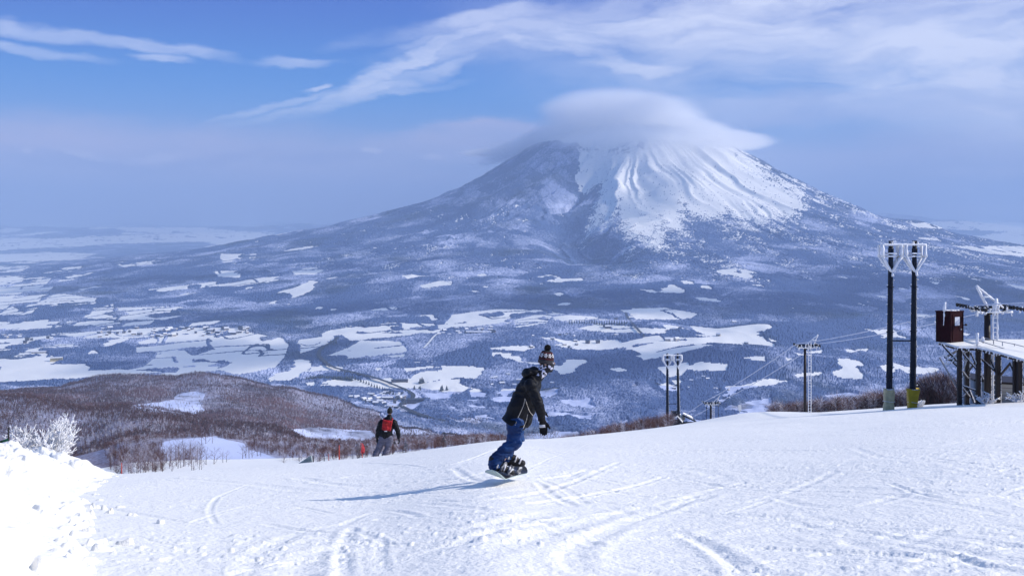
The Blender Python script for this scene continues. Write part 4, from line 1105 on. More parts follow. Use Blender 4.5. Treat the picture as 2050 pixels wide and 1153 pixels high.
# station hut behind the posts
yH = 77.; zt = at(0, 762, yH).z
a = ground(1951, yH); b = at(1994, 762, yH - 1.2); c = at(2110, 762, yH - 3.0); zb = min(a.z, ground(2050, yH).z) - .6
rooth = empty('station_hut', (a.x, yH, zb + .6)); tag(rooth, 'low station hut with grey and beige walls under the platform', 'hut'); oh = rooth.location.copy()
A0 = Vector((a.x, yH, 0)); B0 = Vector((b.x, b.y, 0)); C0 = Vector((c.x, c.y, 0)); bk = Vector((.3, 3.2, 0))
def wallq(name, p, q, mat, z0=None, z1=None):
    bm = bmesh.new(); bm2 = Vector((oh.x, oh.y, 0)); boxwall(bm, p - bm2, q - bm2, (z0 if z0 is not None else zb) - oh.z, (z1 if z1 is not None else zt) - oh.z, -.12); return bm_obj(name, bm, mat, rooth)
w1 = wallq('wall', A0, B0 - Vector((.01, 0, 0)), M['hut_grey']); tag(w1, 'blue grey panel wall')
w2 = wallq('wall', B0 + Vector((.01, 0, 0)), C0, M['hut_beige']); tag(w2, 'beige board wall')
wallq('wall', A0 + bk, A0 + Vector((0, .14, 0)), M['hut_grey']); wallq('wall', C0 + bk, A0 + bk, M['hut_grey'])
bm = bmesh.new(); offs = Vector((oh.x, oh.y, oh.z)); pl = [A0 + Vector((-.15, -.2, 0)), B0 + Vector((0, -.2, 0)), C0 + Vector((.2, -.2, 0)), C0 + bk, A0 + bk]
for z0_, z1_ in ((zt + .003, zt + .16),):
    lo = [bm.verts.new(p + Vector((0, 0, z0_)) - offs) for p in pl]; hi_ = [bm.verts.new(p + Vector((0, 0, z1_)) - offs) for p in pl]
    for k in range(5): bm.faces.new((lo[k], lo[(k + 1) % 5], hi_[(k + 1) % 5], hi_[k]))
    bm.faces.new(lo[::-1]); bm.faces.new(hi_)
rf = bm_obj('roof', bm, M['brown_steel'], rooth)
bm = bmesh.new(); nA = (B0 - A0).normalized(); nn = Vector((nA.y, -nA.x, 0)); pA = A0 + nA * .55 + nn * .03 - Vector((oh.x, oh.y, 0))
boxwall(bm, pA, pA + nA * .55, zt - .95 - oh.z, zt - .55 - oh.z, .03) if False else None
boxwall(bm, pA, pA + nA * .7, zb + .8 - oh.z, zt - .75 - oh.z, .03); bm_obj('window', bm, M['window_white'], rooth)
# rimed shrubs at the hut
def shrub(px, y, h, label, seed):
    r = random.Random(seed); bm = bmesh.new()
    for k in range(16):
        a = r.uniform(0, 6.28); d = Vector((math.cos(a), math.sin(a) * .6, r.uniform(.25, 1.2))).normalized(); e = d * h * r.uniform(.5, 1.0)
        rime_bm(bm, Vector((0, 0, -.1)), e, .028, 5, .4); 
        for j in range(4): q = e * r.uniform(.4, 1); rime_bm(bm, q, q + Vector((r.uniform(-1, 1), r.uniform(-1, 1), r.uniform(-.3, .8))) * h * .25, .026, 5, .4)
    o = bm_obj('rimed_shrub', bm, M['rime'], None, True); o.location = ground(px, y); tag(o, label, 'shrub', 'rimed shrubs in front of the station hut')
shrub(1975, 68, .95, 'white rimed shrub in front of the grey hut wall', 1); shrub(2042, 66, .95, 'white rimed shrub in front of the beige hut wall', 2)
shrub(1838, 78, .7, 'low rimed shrub just right of the yellow pad', 4)

# ------------------------------------------------------------------ half buried hut by the second pylon
g = ground(1352, 172); zr = at(0, 846, 172).z
rh = empty('snowbound_hut', (at(1352, 850, 172).x, 172, zr - 1.2)); tag(rh, 'half buried dark hut with snowy sloping roof at the crest', 'hut')
def hp(px, row, y): return at(px, row, y) - rh.location
bm = bmesh.new()
for c, sx, sy, sz in ((hp(1328, 846, 171), 2.0, 2.4, 2.4), (hp(1350, 846, 172), 3.2, 3.0, 1.8), (hp(1378, 849, 172), 3.6, 2.4, 1.4)): box_bm(bm, c - Vector((0, 0, sz * .35)), sx, sy, sz)
bm_obj('wall', bm, M['dark_steel'], rh)
bm = bmesh.new(); box_bm(bm, hp(1352, 827.5, 172), 1.4, 1.4, .75); bm_obj('chimney', bm, M['dark_steel'], rh)
def roofq(pts, nm, mat, t):
    bm = bmesh.new(); a = [bm.verts.new(hp(*p)) for p in pts]; b = [bm.verts.new(hp(*p) + Vector((0, 0, t))) for p in pts]; n = len(pts)
    for k in range(n): bm.faces.new((a[k], a[(k + 1) % n], b[(k + 1) % n], b[k]))
    bm.faces.new(a[::-1]); bm.faces.new(b); return bm_obj(nm, bm, mat, rh)
roofq([(1318, 840, 169.5), (1337, 836, 169.5), (1352, 830, 174), (1330, 833, 174)], 'roof', M['dark_steel'], .12)
roofq([(1340, 846, 169.5), (1356, 835, 169.5), (1360, 830, 174), (1344, 838, 174)], 'roof', M['snow_cap'], .25)
roofq([(1356, 834, 169.5), (1366, 846, 169.5), (1372, 838, 174), (1362, 830, 174)], 'roof', M['snow_cap'], .2)
roofq([(1366, 832, 170), (1395, 846, 170), (1388, 838, 175), (1368, 829, 175)], 'roof', M['dark_steel'], .15)
roofq([(1367, 829, 170.2), (1388, 840, 170.2), (1385, 835, 174.5), (1369, 827.5, 174.5)], 'snow_cover', M['snow_cap'], .2)

# ------------------------------------------------------------------ markers, nets
def marker(px, top, y, mat, r, label, flag=None, lean=0):
    g = ground(px, y); p = at(px, top, y); h = p.z - g.z
    bm = bmesh.new(); tube_bm(bm, [Vector((0, 0, -.3)), Vector((lean * .5, 0, h * .5)), Vector((lean, 0, h))], [r, r * .9, r * .7], 8)
    if flag:
        root = empty('marker_pole', g); bm_obj('pole', bm, mat, root, True); bm = bmesh.new()
        n = 7; va = []
        for i in range(n + 1):
            t = i / n; va.append((bm.verts.new(Vector((lean + .03 + .1 * math.sin(t * 5) * .3, .05 * math.sin(t * 6), h - t * flag))), bm.verts.new(Vector((lean + .03 + (.05 + .10 * math.sin(t * 2.6)), .06 * math.cos(t * 5), h - .05 - t * flag * .95)))))
        for a, b in zip(va[:-1], va[1:]): bm.faces.new((a[0], a[1], b[1], b[0]))
        bmesh.ops.solidify(bm, geom=bm.faces[:], thickness=.01)
        bm_obj('flag', bm, M['pink_flag'], root, True); tag(root, label, 'marker pole')
    else:
        o = bm_obj('marker_pole', bm, mat, None, True); o.location = g; tag(o, label, 'marker pole')
marker(243.5, 926, 27.5, M['orange_pole'], .013, 'thin orange pole at the end of the snow bank')
marker(679, 891, 40, M['orange_pole'], .02, 'orange pole between the net and the pink flag')
marker(727, 886, 41, M['orange_pole'], .015, 'leaning pole with a pink flag left of the skier', .42, -.1)
marker(649, 911, 41, M['black_rubber'], .02, 'dark net post just left of the orange pole')
marker(658, 908, 43, M['orange_pole'], .012, 'short red post behind the dark net posts')
marker(17, 855, 24, M['black_rubber'], .028, 'black post holding the green net at the left edge')
marker(29, 884, 25, M['black_rubber'], .018, 'short dark stake right of the black net post')
def net(name, P, label, mat):
    bm = bmesh.new(); nu, nv = 14, 6; g = []
    for i in range(nu + 1):
        t = i / nu; a = P[0].lerp(P[1], t); b = P[3].lerp(P[2], t)
        g.append([bm.verts.new(a.lerp(b, j / nv) + Vector((0, .12 * math.sin(t * 7 + j), -.1 * math.sin(math.pi * t) * (j / nv)))) for j in range(nv + 1)])
    for i in range(nu):
        for j in range(nv): bm.faces.new((g[i][j], g[i + 1][j], g[i + 1][j + 1], g[i][j + 1]))
    bmesh.ops.solidify(bm, geom=bm.faces[:], thickness=.012)
    o = bm_obj(name, bm, mat, None, True); tag(o, label, 'safety net')
net('safety_net', [at(-30, 910, 23.6), at(17, 912, 24), at(18, 876, 24), at(-30, 868, 23.6)], 'dark green safety net at the left edge of the bank', M['green_net'])
def mesh_net(name, A, B, C, label):    # grey triangular net made of cords
    bm = bmesh.new(); n = 16
    for i in range(n + 1):
        t = i / n; tube_bm(bm, [A.lerp(B, t), A.lerp(C, t)], [.006, .006], 4)
        tube_bm(bm, [B.lerp(A, t), B.lerp(C, t)], [.006, .006], 4)
    tube_bm(bm, [A, B, C, A], [.018] * 4, 5)
    m_ = [bm.verts.new(p + Vector((0, .02, 0))) for p in (A, B, C)]; bm.faces.new(m_)
    o = bm_obj(name, bm, M['net_grey'], None, False); tag(o, label, 'safety net')
M['net_grey'] = simple('snowy_grey_net', (.42, .50, .50), .8, .2, 14.)
mesh_net('safety_net', at(585, 936, 36.5), at(626, 931, 36.0), at(623, 912, 36.2), 'pale grey net sagging at the slope edge left of the skier')
marker(627, 911, 36.3, M['black_rubber'], .022, 'dark post holding the pale grey net')
# piste sign on the hump
g = ground(1481, 96); bm = bmesh.new(); tube_bm(bm, [Vector((0, 0, -.2)), Vector((0, 0, .55))], [.025, .025], 6); box_bm(bm, Vector((.0, -.03, .62)), .28, .03, .55)
o = bm_obj('piste_marker', bm, M['snow_cap'], None); o.location = g; tag(o, 'small pale board on a stake on the snow hump', 'marker board')
# ------------------------------------------------------------------ cap cloud on the summit
C0_ = at(1270, 250, 11000.)
u_ = 11000. / F
ELL = [  # centre px, row, depth offset, radii px (x), m (y), px (z), tilt deg, weight
    (1248, 240, 0, 196, 1000, 66, -3, 1.0), (1350, 262, -50, 150, 950, 36, -11, 1.0), (1430, 281, -80, 130, 750, 25, -4, 1.0), (1250, 268, 0, 210, 1050, 36, 0, .9),
    (1065, 284, 0, 135, 600, 27, 22, .8), (985, 305, 50, 80, 400, 11, 3, .7), (1285, 300, -150, 150, 950, 26, -2, .33), (1150, 300, -300, 140, 700, 26, 3, .25), (1280, 300, -350, 222, 1550, 42, 0, .85), (1285, 330, -550, 210, 1550, 52, 0, .22)]
parts_ = []
bm = bmesh.new()
for px, row, dy, rx, ry, rz, tl, wt in ELL:
    m = Matrix.Translation(Vector(((px - 1270) * u_, dy, (250 - row) * u_))) @ Matrix.Rotation(-math.radians(-tl), 4, 'Y').inverted() @ Matrix.Diagonal((rx * u_ * 1.05, ry * 1.05, rz * u_ * 1.10, 1))
    bmesh.ops.create_uvsphere(bm, u_segments=32, v_segments=20, radius=1, matrix=m)
me = bpy.data.meshes.new('tmp'); bm.to_mesh(me); bm.free(); ob = bpy.data.objects.new('tmp', me); COL.objects.link(ob)
md = ob.modifiers.new('r', 'REMESH'); md.mode = 'VOXEL'; md.voxel_size = 34
dg = bpy.context.evaluated_depsgraph_get(); me2 = bpy.data.meshes.new_from_object(ob.evaluated_get(dg)); bpy.data.objects.remove(ob)
me2.name = 'cap_cloud'; cc = bpy.data.objects.new('cap_cloud', me2); COL.objects.link(cc); cc.location = C0_
m = bpy.data.materials.new('cap_cloud_vapour'); m.use_nodes = True; nt = m.node_tree; nt.nodes.remove(nt.nodes['Principled BSDF']); L = nt.links.new
tc = N(nt, 'ShaderNodeTexCoord'); wn = N(nt, 'ShaderNodeTexNoise'); wn.inputs['Scale'].default_value = .0011; wn.inputs['Detail'].default_value = 4
mp = N(nt, 'ShaderNodeMapping'); L(tc.outputs['Object'], mp.inputs[0]); mp.inputs['Scale'].default_value = (1, 1, 5.5); L(mp.outputs[0], wn.inputs['Vector'])
sb = N(nt, 'ShaderNodeVectorMath', operation='SUBTRACT'); L(wn.outputs['Color'], sb.inputs[0]); sb.inputs[1].default_value = (.5, .5, .5)
ml = N(nt, 'ShaderNodeVectorMath', operation='MULTIPLY'); L(sb.outputs[0], ml.inputs[0]); ml.inputs[1].default_value = (420, 420, 85)
ad = N(nt, 'ShaderNodeVectorMath', operation='ADD'); L(tc.outputs['Object'], ad.inputs[0]); L(ml.outputs[0], ad.inputs[1])
tot = None
for px, row, dy, rx, ry, rz, tl, wt in ELL:
    mp = N(nt, 'ShaderNodeMapping', vector_type='TEXTURE'); L(ad.outputs[0], mp.inputs[0])
    mp.inputs['Location'].default_value = ((px - 1270) * u_, dy, (250 - row) * u_); mp.inputs['Rotation'].default_value = (0, -math.radians(tl), 0); mp.inputs['Scale'].default_value = (rx * u_, ry, rz * u_)
    ln = N(nt, 'ShaderNodeVectorMath', operation='LENGTH'); L(mp.outputs[0], ln.inputs[0])
    mr = N(nt, 'ShaderNodeMapRange', interpolation_type='SMOOTHSTEP'); L(ln.outputs['Value'], mr.inputs[0]); mr.inputs[1].default_value = .98; mr.inputs[2].default_value = .45; mr.inputs[3].default_value = 0; mr.inputs[4].default_value = wt
    if tot is None: tot = mr.outputs[0]
    else:
        mx = N(nt, 'ShaderNodeMath', operation='MAXIMUM'); L(tot, mx.inputs[0]); L(mr.outputs[0], mx.inputs[1]); tot = mx.outputs[0]
de = N(nt, 'ShaderNodeMath', operation='MULTIPLY'); L(tot, de.inputs[0]); de.inputs[1].default_value = CAPD
pv = N(nt, 'ShaderNodeVolumePrincipled'); pv.inputs['Color'].default_value = (.995, .995, 1, 1); L(de.outputs[0], pv.inputs['Density']); pv.inputs['Anisotropy'].default_value = .1
L(pv.outputs[0], nt.nodes['Material Output'].inputs['Volume'])
me2.materials.clear(); me2.materials.append(m)
tag(cc, 'white lens-shaped cap cloud wrapped round the volcano summit', 'cloud')
# ------------------------------------------------------------------ people
M['jacket'] = simple('black_shell_jacket', (.0030, .0042, .0085), .6, .2, 9., .3, 14., spec=.2)
M['piping'] = simple('grey_piping', (.42, .40, .38), .6, .05)
M['trousers_blue'] = simple('blue_snow_trousers', (.004, .045, .17), .65, .25, 5., .4, 10., col2=(.002, .018, .08))
M['trousers_grey'] = simple('grey_snow_trousers', (.13, .13, .19), .7, .2, 6., .3, 12.)
M['pack_red'] = simple('red_pack_cloth', (.36, .008, .012), .55, .2, 8., .3, 12.)
M['skin'] = simple('skin', (.45, .28, .21), .5, .05)
M['wool_black'] = simple('black_wool', (.012, .011, .014), .95, .3, 60., 1., 160.)
M['white_cloth'] = simple('white_cloth', (.62, .62, .66), .8, .1, 20.)
M['white_plastic'] = simple('white_plastic', (.60, .62, .64), .35, .1, 10., col2=(.10, .10, .12))
M['board_base'] = simple('pale_green_board', (.42, .52, .50), .3, .1, 6.)
M['board_top'] = simple('dark_board_top', (.03, .03, .035), .3, .2, 6.)
M['olive'] = simple('dark_knit', (.020, .022, .018), .95, .3, 40., .8, 90.)

def knit_material():
    m, nt, b = new_mat('patterned_knit'); L = nt.links.new
    tc = N(nt, 'ShaderNodeTexCoord'); sp = N(nt, 'ShaderNodeSeparateXYZ'); L(tc.outputs['Object'], sp.inputs[0])
    rp = N(nt, 'ShaderNodeValToRGB'); rp.color_ramp.interpolation = 'CONSTANT'
    mr = N(nt, 'ShaderNodeMapRange'); L(sp.outputs[2], mr.inputs[0]); mr.inputs[1].default_value = 0; mr.inputs[2].default_value = .20; L(mr.outputs[0], rp.inputs[0])
    bl = (.012, .011, .014, 1); rd = (.10, .003, .007, 1); gy = (.06, .055, .06, 1)
    st = [(0, bl), (.06, gy), (.13, bl), (.17, gy), (.22, bl), (.30, rd), (.34, bl), (.42, rd), (.44, bl), (.70, rd), (.75, bl), (.86, rd), (.89, bl)]
    while len(rp.color_ramp.elements) < len(st): rp.color_ramp.elements.new(.5)
    for e, (p, c) in zip(rp.color_ramp.elements, st): e.position = p; e.color = c
    # white flowers round the middle band
    an = N(nt, 'ShaderNodeMath', operation='ARCTAN2'); L(sp.outputs[1], an.inputs[0]); L(sp.outputs[0], an.inputs[1])
    a1 = N(nt, 'ShaderNodeMath', operation='MULTIPLY'); L(an.outputs[0], a1.inputs[0]); a1.inputs[1].default_value = 9 / 6.2832
    fr = N(nt, 'ShaderNodeMath', operation='FRACT'); L(a1.outputs[0], fr.inputs[0])
    fx = N(nt, 'ShaderNodeMath', operation='SUBTRACT'); L(fr.outputs[0], fx.inputs[0]); fx.inputs[1].default_value = .5
    fz = N(nt, 'ShaderNodeMath', operation='MULTIPLY_ADD'); L(sp.outputs[2], fz.inputs[0]); fz.inputs[1].default_value = 14.5; fz.inputs[2].default_value = -.112 * 14.5
    cb = N(nt, 'ShaderNodeCombineXYZ'); L(fx.outputs[0], cb.inputs[0]); L(fz.outputs[0], cb.inputs[1])
    ln = N(nt, 'ShaderNodeVectorMath', operation='LENGTH'); L(cb.outputs[0], ln.inputs[0])
    pa = N(nt, 'ShaderNodeMath', operation='ARCTAN2'); L(fz.outputs[0], pa.inputs[0]); L(fx.outputs[0], pa.inputs[1])
    pm = N(nt, 'ShaderNodeMath', operation='MULTIPLY'); L(pa.outputs[0], pm.inputs[0]); pm.inputs[1].default_value = 5
    pc_ = N(nt, 'ShaderNodeMath', operation='COSINE'); L(pm.outputs[0], pc_.inputs[0])
    th_ = N(nt, 'ShaderNodeMath', operation='MULTIPLY_ADD'); L(pc_.outputs[0], th_.inputs[0]); th_.inputs[1].default_value = .10; th_.inputs[2].default_value = .34
    lt = N(nt, 'ShaderNodeMath', operation='LESS_THAN'); L(ln.outputs['Value'], lt.inputs[0]); L(th_.outputs[0], lt.inputs[1])
    gt = N(nt, 'ShaderNodeMath', operation='GREATER_THAN'); L(ln.outputs['Value'], gt.inputs[0]); gt.inputs[1].default_value = .13
    ml = N(nt, 'ShaderNodeMath', operation='MULTIPLY'); L(lt.outputs[0], ml.inputs[0]); L(gt.outputs[0], ml.inputs[1])
    mx = N(nt, 'ShaderNodeMix', data_type='RGBA'); L(ml.outputs[0], mx.inputs[0]); L(rp.outputs[0], mx.inputs[6]); mx.inputs[7].default_value = (.65, .63, .66, 1)
    L(mx.outputs[2], b.inputs['Base Color']); b.inputs['Roughness'].default_value = .95
    wv = N(nt, 'ShaderNodeTexWave'); wv.inputs['Scale'].default_value = 60; L(tc.outputs['Object'], wv.inputs['Vector'])
    bp = N(nt, 'ShaderNodeBump'); bp.inputs['Strength'].default_value = .6; bp.inputs['Distance'].default_value = .004; L(wv.outputs['Fac'], bp.inputs['Height']); L(bp.outputs[0], b.inputs['Normal'])
    return m
M['knit'] = knit_material()
def gaiter_material():
    m, nt, b = new_mat('black_tube_scarf_with_white_print'); L = nt.links.new
    tc = N(nt, 'ShaderNodeTexCoord'); vo = N(nt, 'ShaderNodeTexVoronoi', feature='F1'); vo.inputs['Scale'].default_value = 16; L(tc.outputs['Object'], vo.inputs['Vector'])
    a = N(nt, 'ShaderNodeMath', operation='GREATER_THAN'); L(vo.outputs['Distance'], a.inputs[0]); a.inputs[1].default_value = .26
    c = N(nt, 'ShaderNodeMath', operation='LESS_THAN'); L(vo.outputs['Distance'], c.inputs[0]); c.inputs[1].default_value = .46
    nz = N(nt, 'ShaderNodeTexNoise'); nz.inputs['Scale'].default_value = 9; L(tc.outputs['Object'], nz.inputs['Vector'])
    g = N(nt, 'ShaderNodeMath', operation='GREATER_THAN'); L(nz.outputs['Fac'], g.inputs[0]); g.inputs[1].default_value = .47
    ml = N(nt, 'ShaderNodeMath', operation='MULTIPLY'); L(a.outputs[0], ml.inputs[0]); L(c.outputs[0], ml.inputs[1])
    m2 = N(nt, 'ShaderNodeMath', operation='MULTIPLY'); L(ml.outputs[0], m2.inputs[0]); L(g.outputs[0], m2.inputs[1])
    mx = N(nt, 'ShaderNodeMix', data_type='RGBA'); L(m2.outputs[0], mx.inputs[0]); mx.inputs[6].default_value = (.010, .011, .016, 1); mx.inputs[7].default_value = (.60, .60, .72, 1)
    L(mx.outputs[2], b.inputs['Base Color']); b.inputs['Roughness'].default_value = .85
    return m
M['gaiter'] = gaiter_material()

def hand_fill(bm, wrist, d, side, s=1.0, curl=.5):
    """palm and five bent fingers of different length; d points along the hand, side is the thumb side"""
    d = Vector(d).normalized(); side = (Vector(side) - d * Vector(side).dot(d)).normalized(); nrm = d.cross(side)
    pc_ = wrist + d * .045 * s
    for t in (-.6, -.2, .2, .6): cone_bm(bm, wrist + side * t * .03 * s, .021 * s, wrist + d * .075 * s + side * t * .055 * s, .018 * s, 1)
    for i, (t, ln) in enumerate(((.62, .070), (.22, .082), (-.2, .076), (-.6, .058))):
        p = wrist + d * .082 * s + side * t * .058 * s; dd = d.copy()
        for k in range(3):
            dd = (dd + nrm * curl * (.35 + .2 * k)).normalized(); q = p + dd * ln * s * (.42, .32, .26)[k]
            cone_bm(bm, p, (.0125 - .0012 * k) * s, q, (.0118 - .0015 * k) * s, 1); p = q
    p = wrist + d * .02 * s + side * .032 * s; dd = (d + side * .9).normalized()
    for k in range(2):
        q = p + dd * .04 * s; cone_bm(bm, p, (.015 - .002 * k) * s, q, (.013 - .002 * k) * s, 1); p = q; dd = (dd + d * .6 + nrm * curl * .6).normalized()

# --- snowboarder -------------------------------------------------------------
YB = 13.0
root = empty('person', ground(1005, YB)); tag(root, 'snowboarder in black jacket, blue trousers and patterned bobble hat leaning to the right', 'person')
ro = root.location.copy()
def S(px, row, dy=0.): return at(px, row, YB) * 1.0 + Vector((0, dy, 0)) - ro
HD = S(1093.5, 724)
nfoot = S(996, 932, -.20); ffoot = S(1018, 930, .22)
def body(bm):
    cone_bm(bm, S(1033, 842), .12, S(1050, 797), .125); cone_bm(bm, S(1050, 797), .125, S(1062, 768), .13)
    cone_bm(bm, S(1063, 766, -.13), .06, S(1063, 766, .13), .06); cone_bm(bm, S(1070, 756), .06, S(1087, 742), .055)
    ell_bm(bm, HD, (.092, .075, .118), (0, .15, 0)); ell_bm(bm, HD + Vector((.045, 0, -.055)), (.050, .052, .055))
    cone_bm(bm, HD + Vector((.088, 0, .0)), .012, HD + Vector((.108, 0, -.028)), .016, 1)   # nose
    cone_bm(bm, HD + Vector((.085, 0, -.062)), .013, HD + Vector((.088, 0, -.075)), .013, 1)
    for s_ in (-1, 1): ell_bm(bm, HD + Vector((-.008, s_ * .078, -.012)), (.022, .012, .032)); ell_bm(bm, HD + Vector((.078, s_ * .032, .004)), (.014, .016, .010))
    cone_bm(bm, S(1064, 764, -.18), .055, S(1076, 801, -.24), .042); cone_bm(bm, S(1076, 801, -.24), .042, S(1084, 829, -.20), .028)
    cone_bm(bm, S(1068, 764, .18), .055, S(1064, 802, .26), .042); cone_bm(bm, S(1064, 802, .26), .042, S(1081, 823, .34), .028)
    for k, f, dy in ((S(1030, 882, -.13), nfoot, -.10), (S(1036, 881, .16), ffoot, .10)):
        cone_bm(bm, S(1033, 842, dy), .092, k, .06); cone_bm(bm, k, .062, f + Vector((-.01, 0, .06)), .042)
        cone_bm(bm, f + Vector((-.02, 0, .03)), .04, f + Vector((.15, 0, -.04)), .03)
grown('body', body, M['skin'], root, .012, 2)
def jacket(bm):
    cone_bm(bm, S(1031, 840), .152, S(1046, 800), .155, 3); cone_bm(bm, S(1046, 800), .155, S(1061, 772), .150, 3)
    ell_bm(bm, S(1029, 846), (.168, .215, .135), (0, .42, 0)); cone_bm(bm, S(1050, 842), .10, S(1068, 792), .085); ell_bm(bm, S(1060, 771), (.135, .215, .12), (0, .3, 0))
    cone_bm(bm, S(1064, 763), .115, S(1079, 752), .075, 3)
    for dy, s_ in ((-.19, -1), (.19, 1)):
        e = (1077, 802, -.26) if s_ < 0 else (1066, 798, .30); wv_ = (1083.5, 824, -.22) if s_ < 0 else (1081, 818, .34)
        cone_bm(bm, S(1062, 766, dy), .090, S(*e), .070); cone_bm(bm, S(*e), .071, S(*wv_), .056)
    # hood lying on the back of the neck
    ell_bm(bm, S(1058, 745), (.085, .125, .065), (0, -.2, 0)); ell_bm(bm, S(1070, 742), (.08, .11, .06), (0, .5, 0)); ell_bm(bm, S(1051, 748), (.045, .10, .04))
hz0 = S(1005, 837).z; sl_ = (S(1056, 863).z - hz0) / (S(1056, 863).x - S(1005, 837).x); hx0 = S(1005, 837).x
grown('jacket', jacket, M['jacket'], root, .011, 5, .022, 9., 3, cutz=lambda x, y: hz0 + sl_ * (x - hx0))
def trousers(bm):
    cone_bm(bm, S(1032, 849, -.06), .118, S(1032, 849, .06), .118)
    for dy, k, f in ((-.09, S(1029, 882, -.14), nfoot), (.09, S(1036, 881, .16), ffoot)):
        cone_bm(bm, S(1032, 845, dy), .118, k, .098); cone_bm(bm, k, .096, f + Vector((-.02, 0, .13)), .083); cone_bm(bm, f + Vector((-.02, 0, .13)), .083, f + Vector((-.03, 0, .06)), .092)
        ell_bm(bm, k + Vector((.01, 0, .0)), (.092, .088, .105), (0, .6, 0))
grown('trousers', trousers, M['trousers_blue'], root, .011, 4, .034, 8., 11, (1, 1, .8))
# light seams of the jacket
for pts in ([(1050.5, 793), (1048, 806), (1042, 820), (1036, 833), (1030, 847)], [(1051, 794), (1055, 806), (1060, 820), (1068, 831)], [(1056, 826), (1053, 840), (1047, 853)]):
    bm = bmesh.new(); q = spline(pts, 5); jk = []
    tube_bm(bm, [S(a, b, -.30 if pts[1][0] < 1050 and b > 800 else -.30) for a, b in q], [.0045] * len(q), 5)
    o = bm_obj('seam', bm, M['piping'], root, True)
    sw = o.modifiers.new('s', 'SHRINKWRAP'); sw.target = [c for c in root.children if c.name.startswith('jacket')][0]; sw.wrap_method = 'PROJECT'; sw.use_project_x = False; sw.use_project_y = True; sw.use_project_z = False; sw.use_positive_direction = True; sw.use_negative_direction = False; sw.offset = .004
# beanie, pompom and tube scarf
hat = empty('beanie'); hat.parent = root; 
hb = S(1092.5, 727); ang = .20
hbm = bmesh.new(); prof = [(.090, -.005), (.104, .0), (.107, .018), (.104, .036), (.103, .05), (.100, .085), (.090, .12), (.072, .150), (.045, .170), (.012, .178)]
rings = [[hbm.verts.new((r * math.cos(6.2832 * k / 32) * 1.0, r * .88 * math.sin(6.2832 * k / 32), z)) for k in range(32)] for r, z in prof]
for a, b in zip(rings[:-1], rings[1:]):
    for k in range(32): hbm.faces.new((a[k], a[(k + 1) % 32], b[(k + 1) % 32], b[k]))
hbm.faces.new(rings[-1]); hbm.faces.new(rings[0][::-1])
bpy.data.objects.remove(hat)
hat = bm_obj('beanie', hbm, M['knit'], root, True); hat.location = hb; hat.rotation_euler = (0, .12, 0)
pb = bmesh.new(); bmesh.ops.create_icosphere(pb, subdivisions=4, radius=.042)
for v in pb.verts: v.co *= 1 + .16 * math.sin(v.co.x * 300 + v.co.y * 170) * math.sin(v.co.z * 260) + _rr.uniform(-.10, .10)
pom = bm_obj('pompom', pb, M['wool_black'], hat, False); pom.location = (.0, 0, .205)
def scarf(bm):
    ell_bm(bm, HD + Vector((.012, 0, -.035)), (.100, .090, .085), (0, .2, 0)); ell_bm(bm, HD + Vector((.035, 0, -.07)), (.072, .072, .075)); cone_bm(bm, S(1075, 755), .080, S(1088, 741), .075)
grown('neck_gaiter', scarf, M['gaiter'], root, .009, 4, .012, 14., 5)
# gloves: black with a pale band
for w_, nm in ((S(1083.5, 829, -.22), 0), (S(1082, 822, .34), 1)):
    d_ = Vector((.10, 0, -1))
    g_ = grown('glove', lambda bm: (cone_bm(bm, w_ - d_ * .005, .050, w_ + d_ * .055, .040, 2), hand_fill(bm, w_ + d_ * .045 + Vector((.008, 0, 0)), d_, Vector((1, -.3, 0)), 1.15, .35)), M['wool_black'], root, .0065, 2)
    bm = bmesh.new(); c = w_ + d_ * .105 + Vector((.010, 0, 0)); tube_bm(bm, [c - d_ * .018, c + d_ * .018], [.053, .055], 16, True, .62); bm_obj('glove_band', bm, M['white_cloth'], g_, True)
# boots
for f in (nfoot, ffoot):
    t_ = Vector((1, 0, -.18)).normalized()
    b_ = grown('boot', lambda bm: (cone_bm(bm, f + Vector((-.045, 0, .13)), .072, f + Vector((-.03, 0, .0)), .066), cone_bm(bm, f + Vector((-.05, 0, -.01)), .056, f + t_ * .19, .046), ell_bm(bm, f + Vector((.05, 0, .03)), (.10, .058, .06), (0, .35, 0))), M['black_rubber'], root, .010, 3)
    for k, (a, r) in enumerate(((f + Vector((.0, 0, .055)), .082), (f + t_ * .09 + Vector((0, 0, .03)), .066), (f + t_ * .15 + Vector((0, 0, .012)), .058))):
        bm = bmesh.new(); pts = [a + Vector((.02 * math.sin(q), r * math.cos(q), r * math.sin(q) * .75)) for q in np.linspace(-.3, math.pi + .3, 12)]; tube_bm(bm, pts, [.013] * 12, 6); bm_obj('lace_strap', bm, M['white_cloth'], b_, True)
# snowboard under the feet, heel edge lifted
bd = empty('snowboard'); tag(bd, 'pale green snowboard under the snowboarder, tipped on its right edge', 'snowboard')
mid = (nfoot + ffoot) / 2 + ro + Vector((.05, 0, -.105)); bd.location = mid
ax = (ffoot - nfoot); yaw = math.atan2(ax.y, ax.x) - math.pi / 2; pitch = math.atan2(ax.z, math.hypot(ax.x, ax.y))
bd.rotation_euler = Euler((-.19, .26, -.30))
bm = bmesh.new(); n = 40; rings = []
for i in range(n + 1):
    t = i / n * 2 - 1; y = t * .74; w_ = .125 + .022 * t * t
    if abs(t) > .78: w_ = .138 * math.sqrt(max(0, 1 - ((abs(t) - .78) / .225) ** 2)) + .004
    z = .075 * max(0, (abs(t) - .72) / .28) ** 2
    rings.append([bm.verts.new((x * w_, y, z + h_)) for x, h_ in ((-1, -.006), (1, -.006), (1, .006), (-1, .006))])
for a, b in zip(rings[:-1], rings[1:]):
    for k in range(4): f_ = bm.faces.new((a[k], a[(k + 1) % 4], b[(k + 1) % 4], b[k])); f_.material_index = 1 if k == 2 else 0
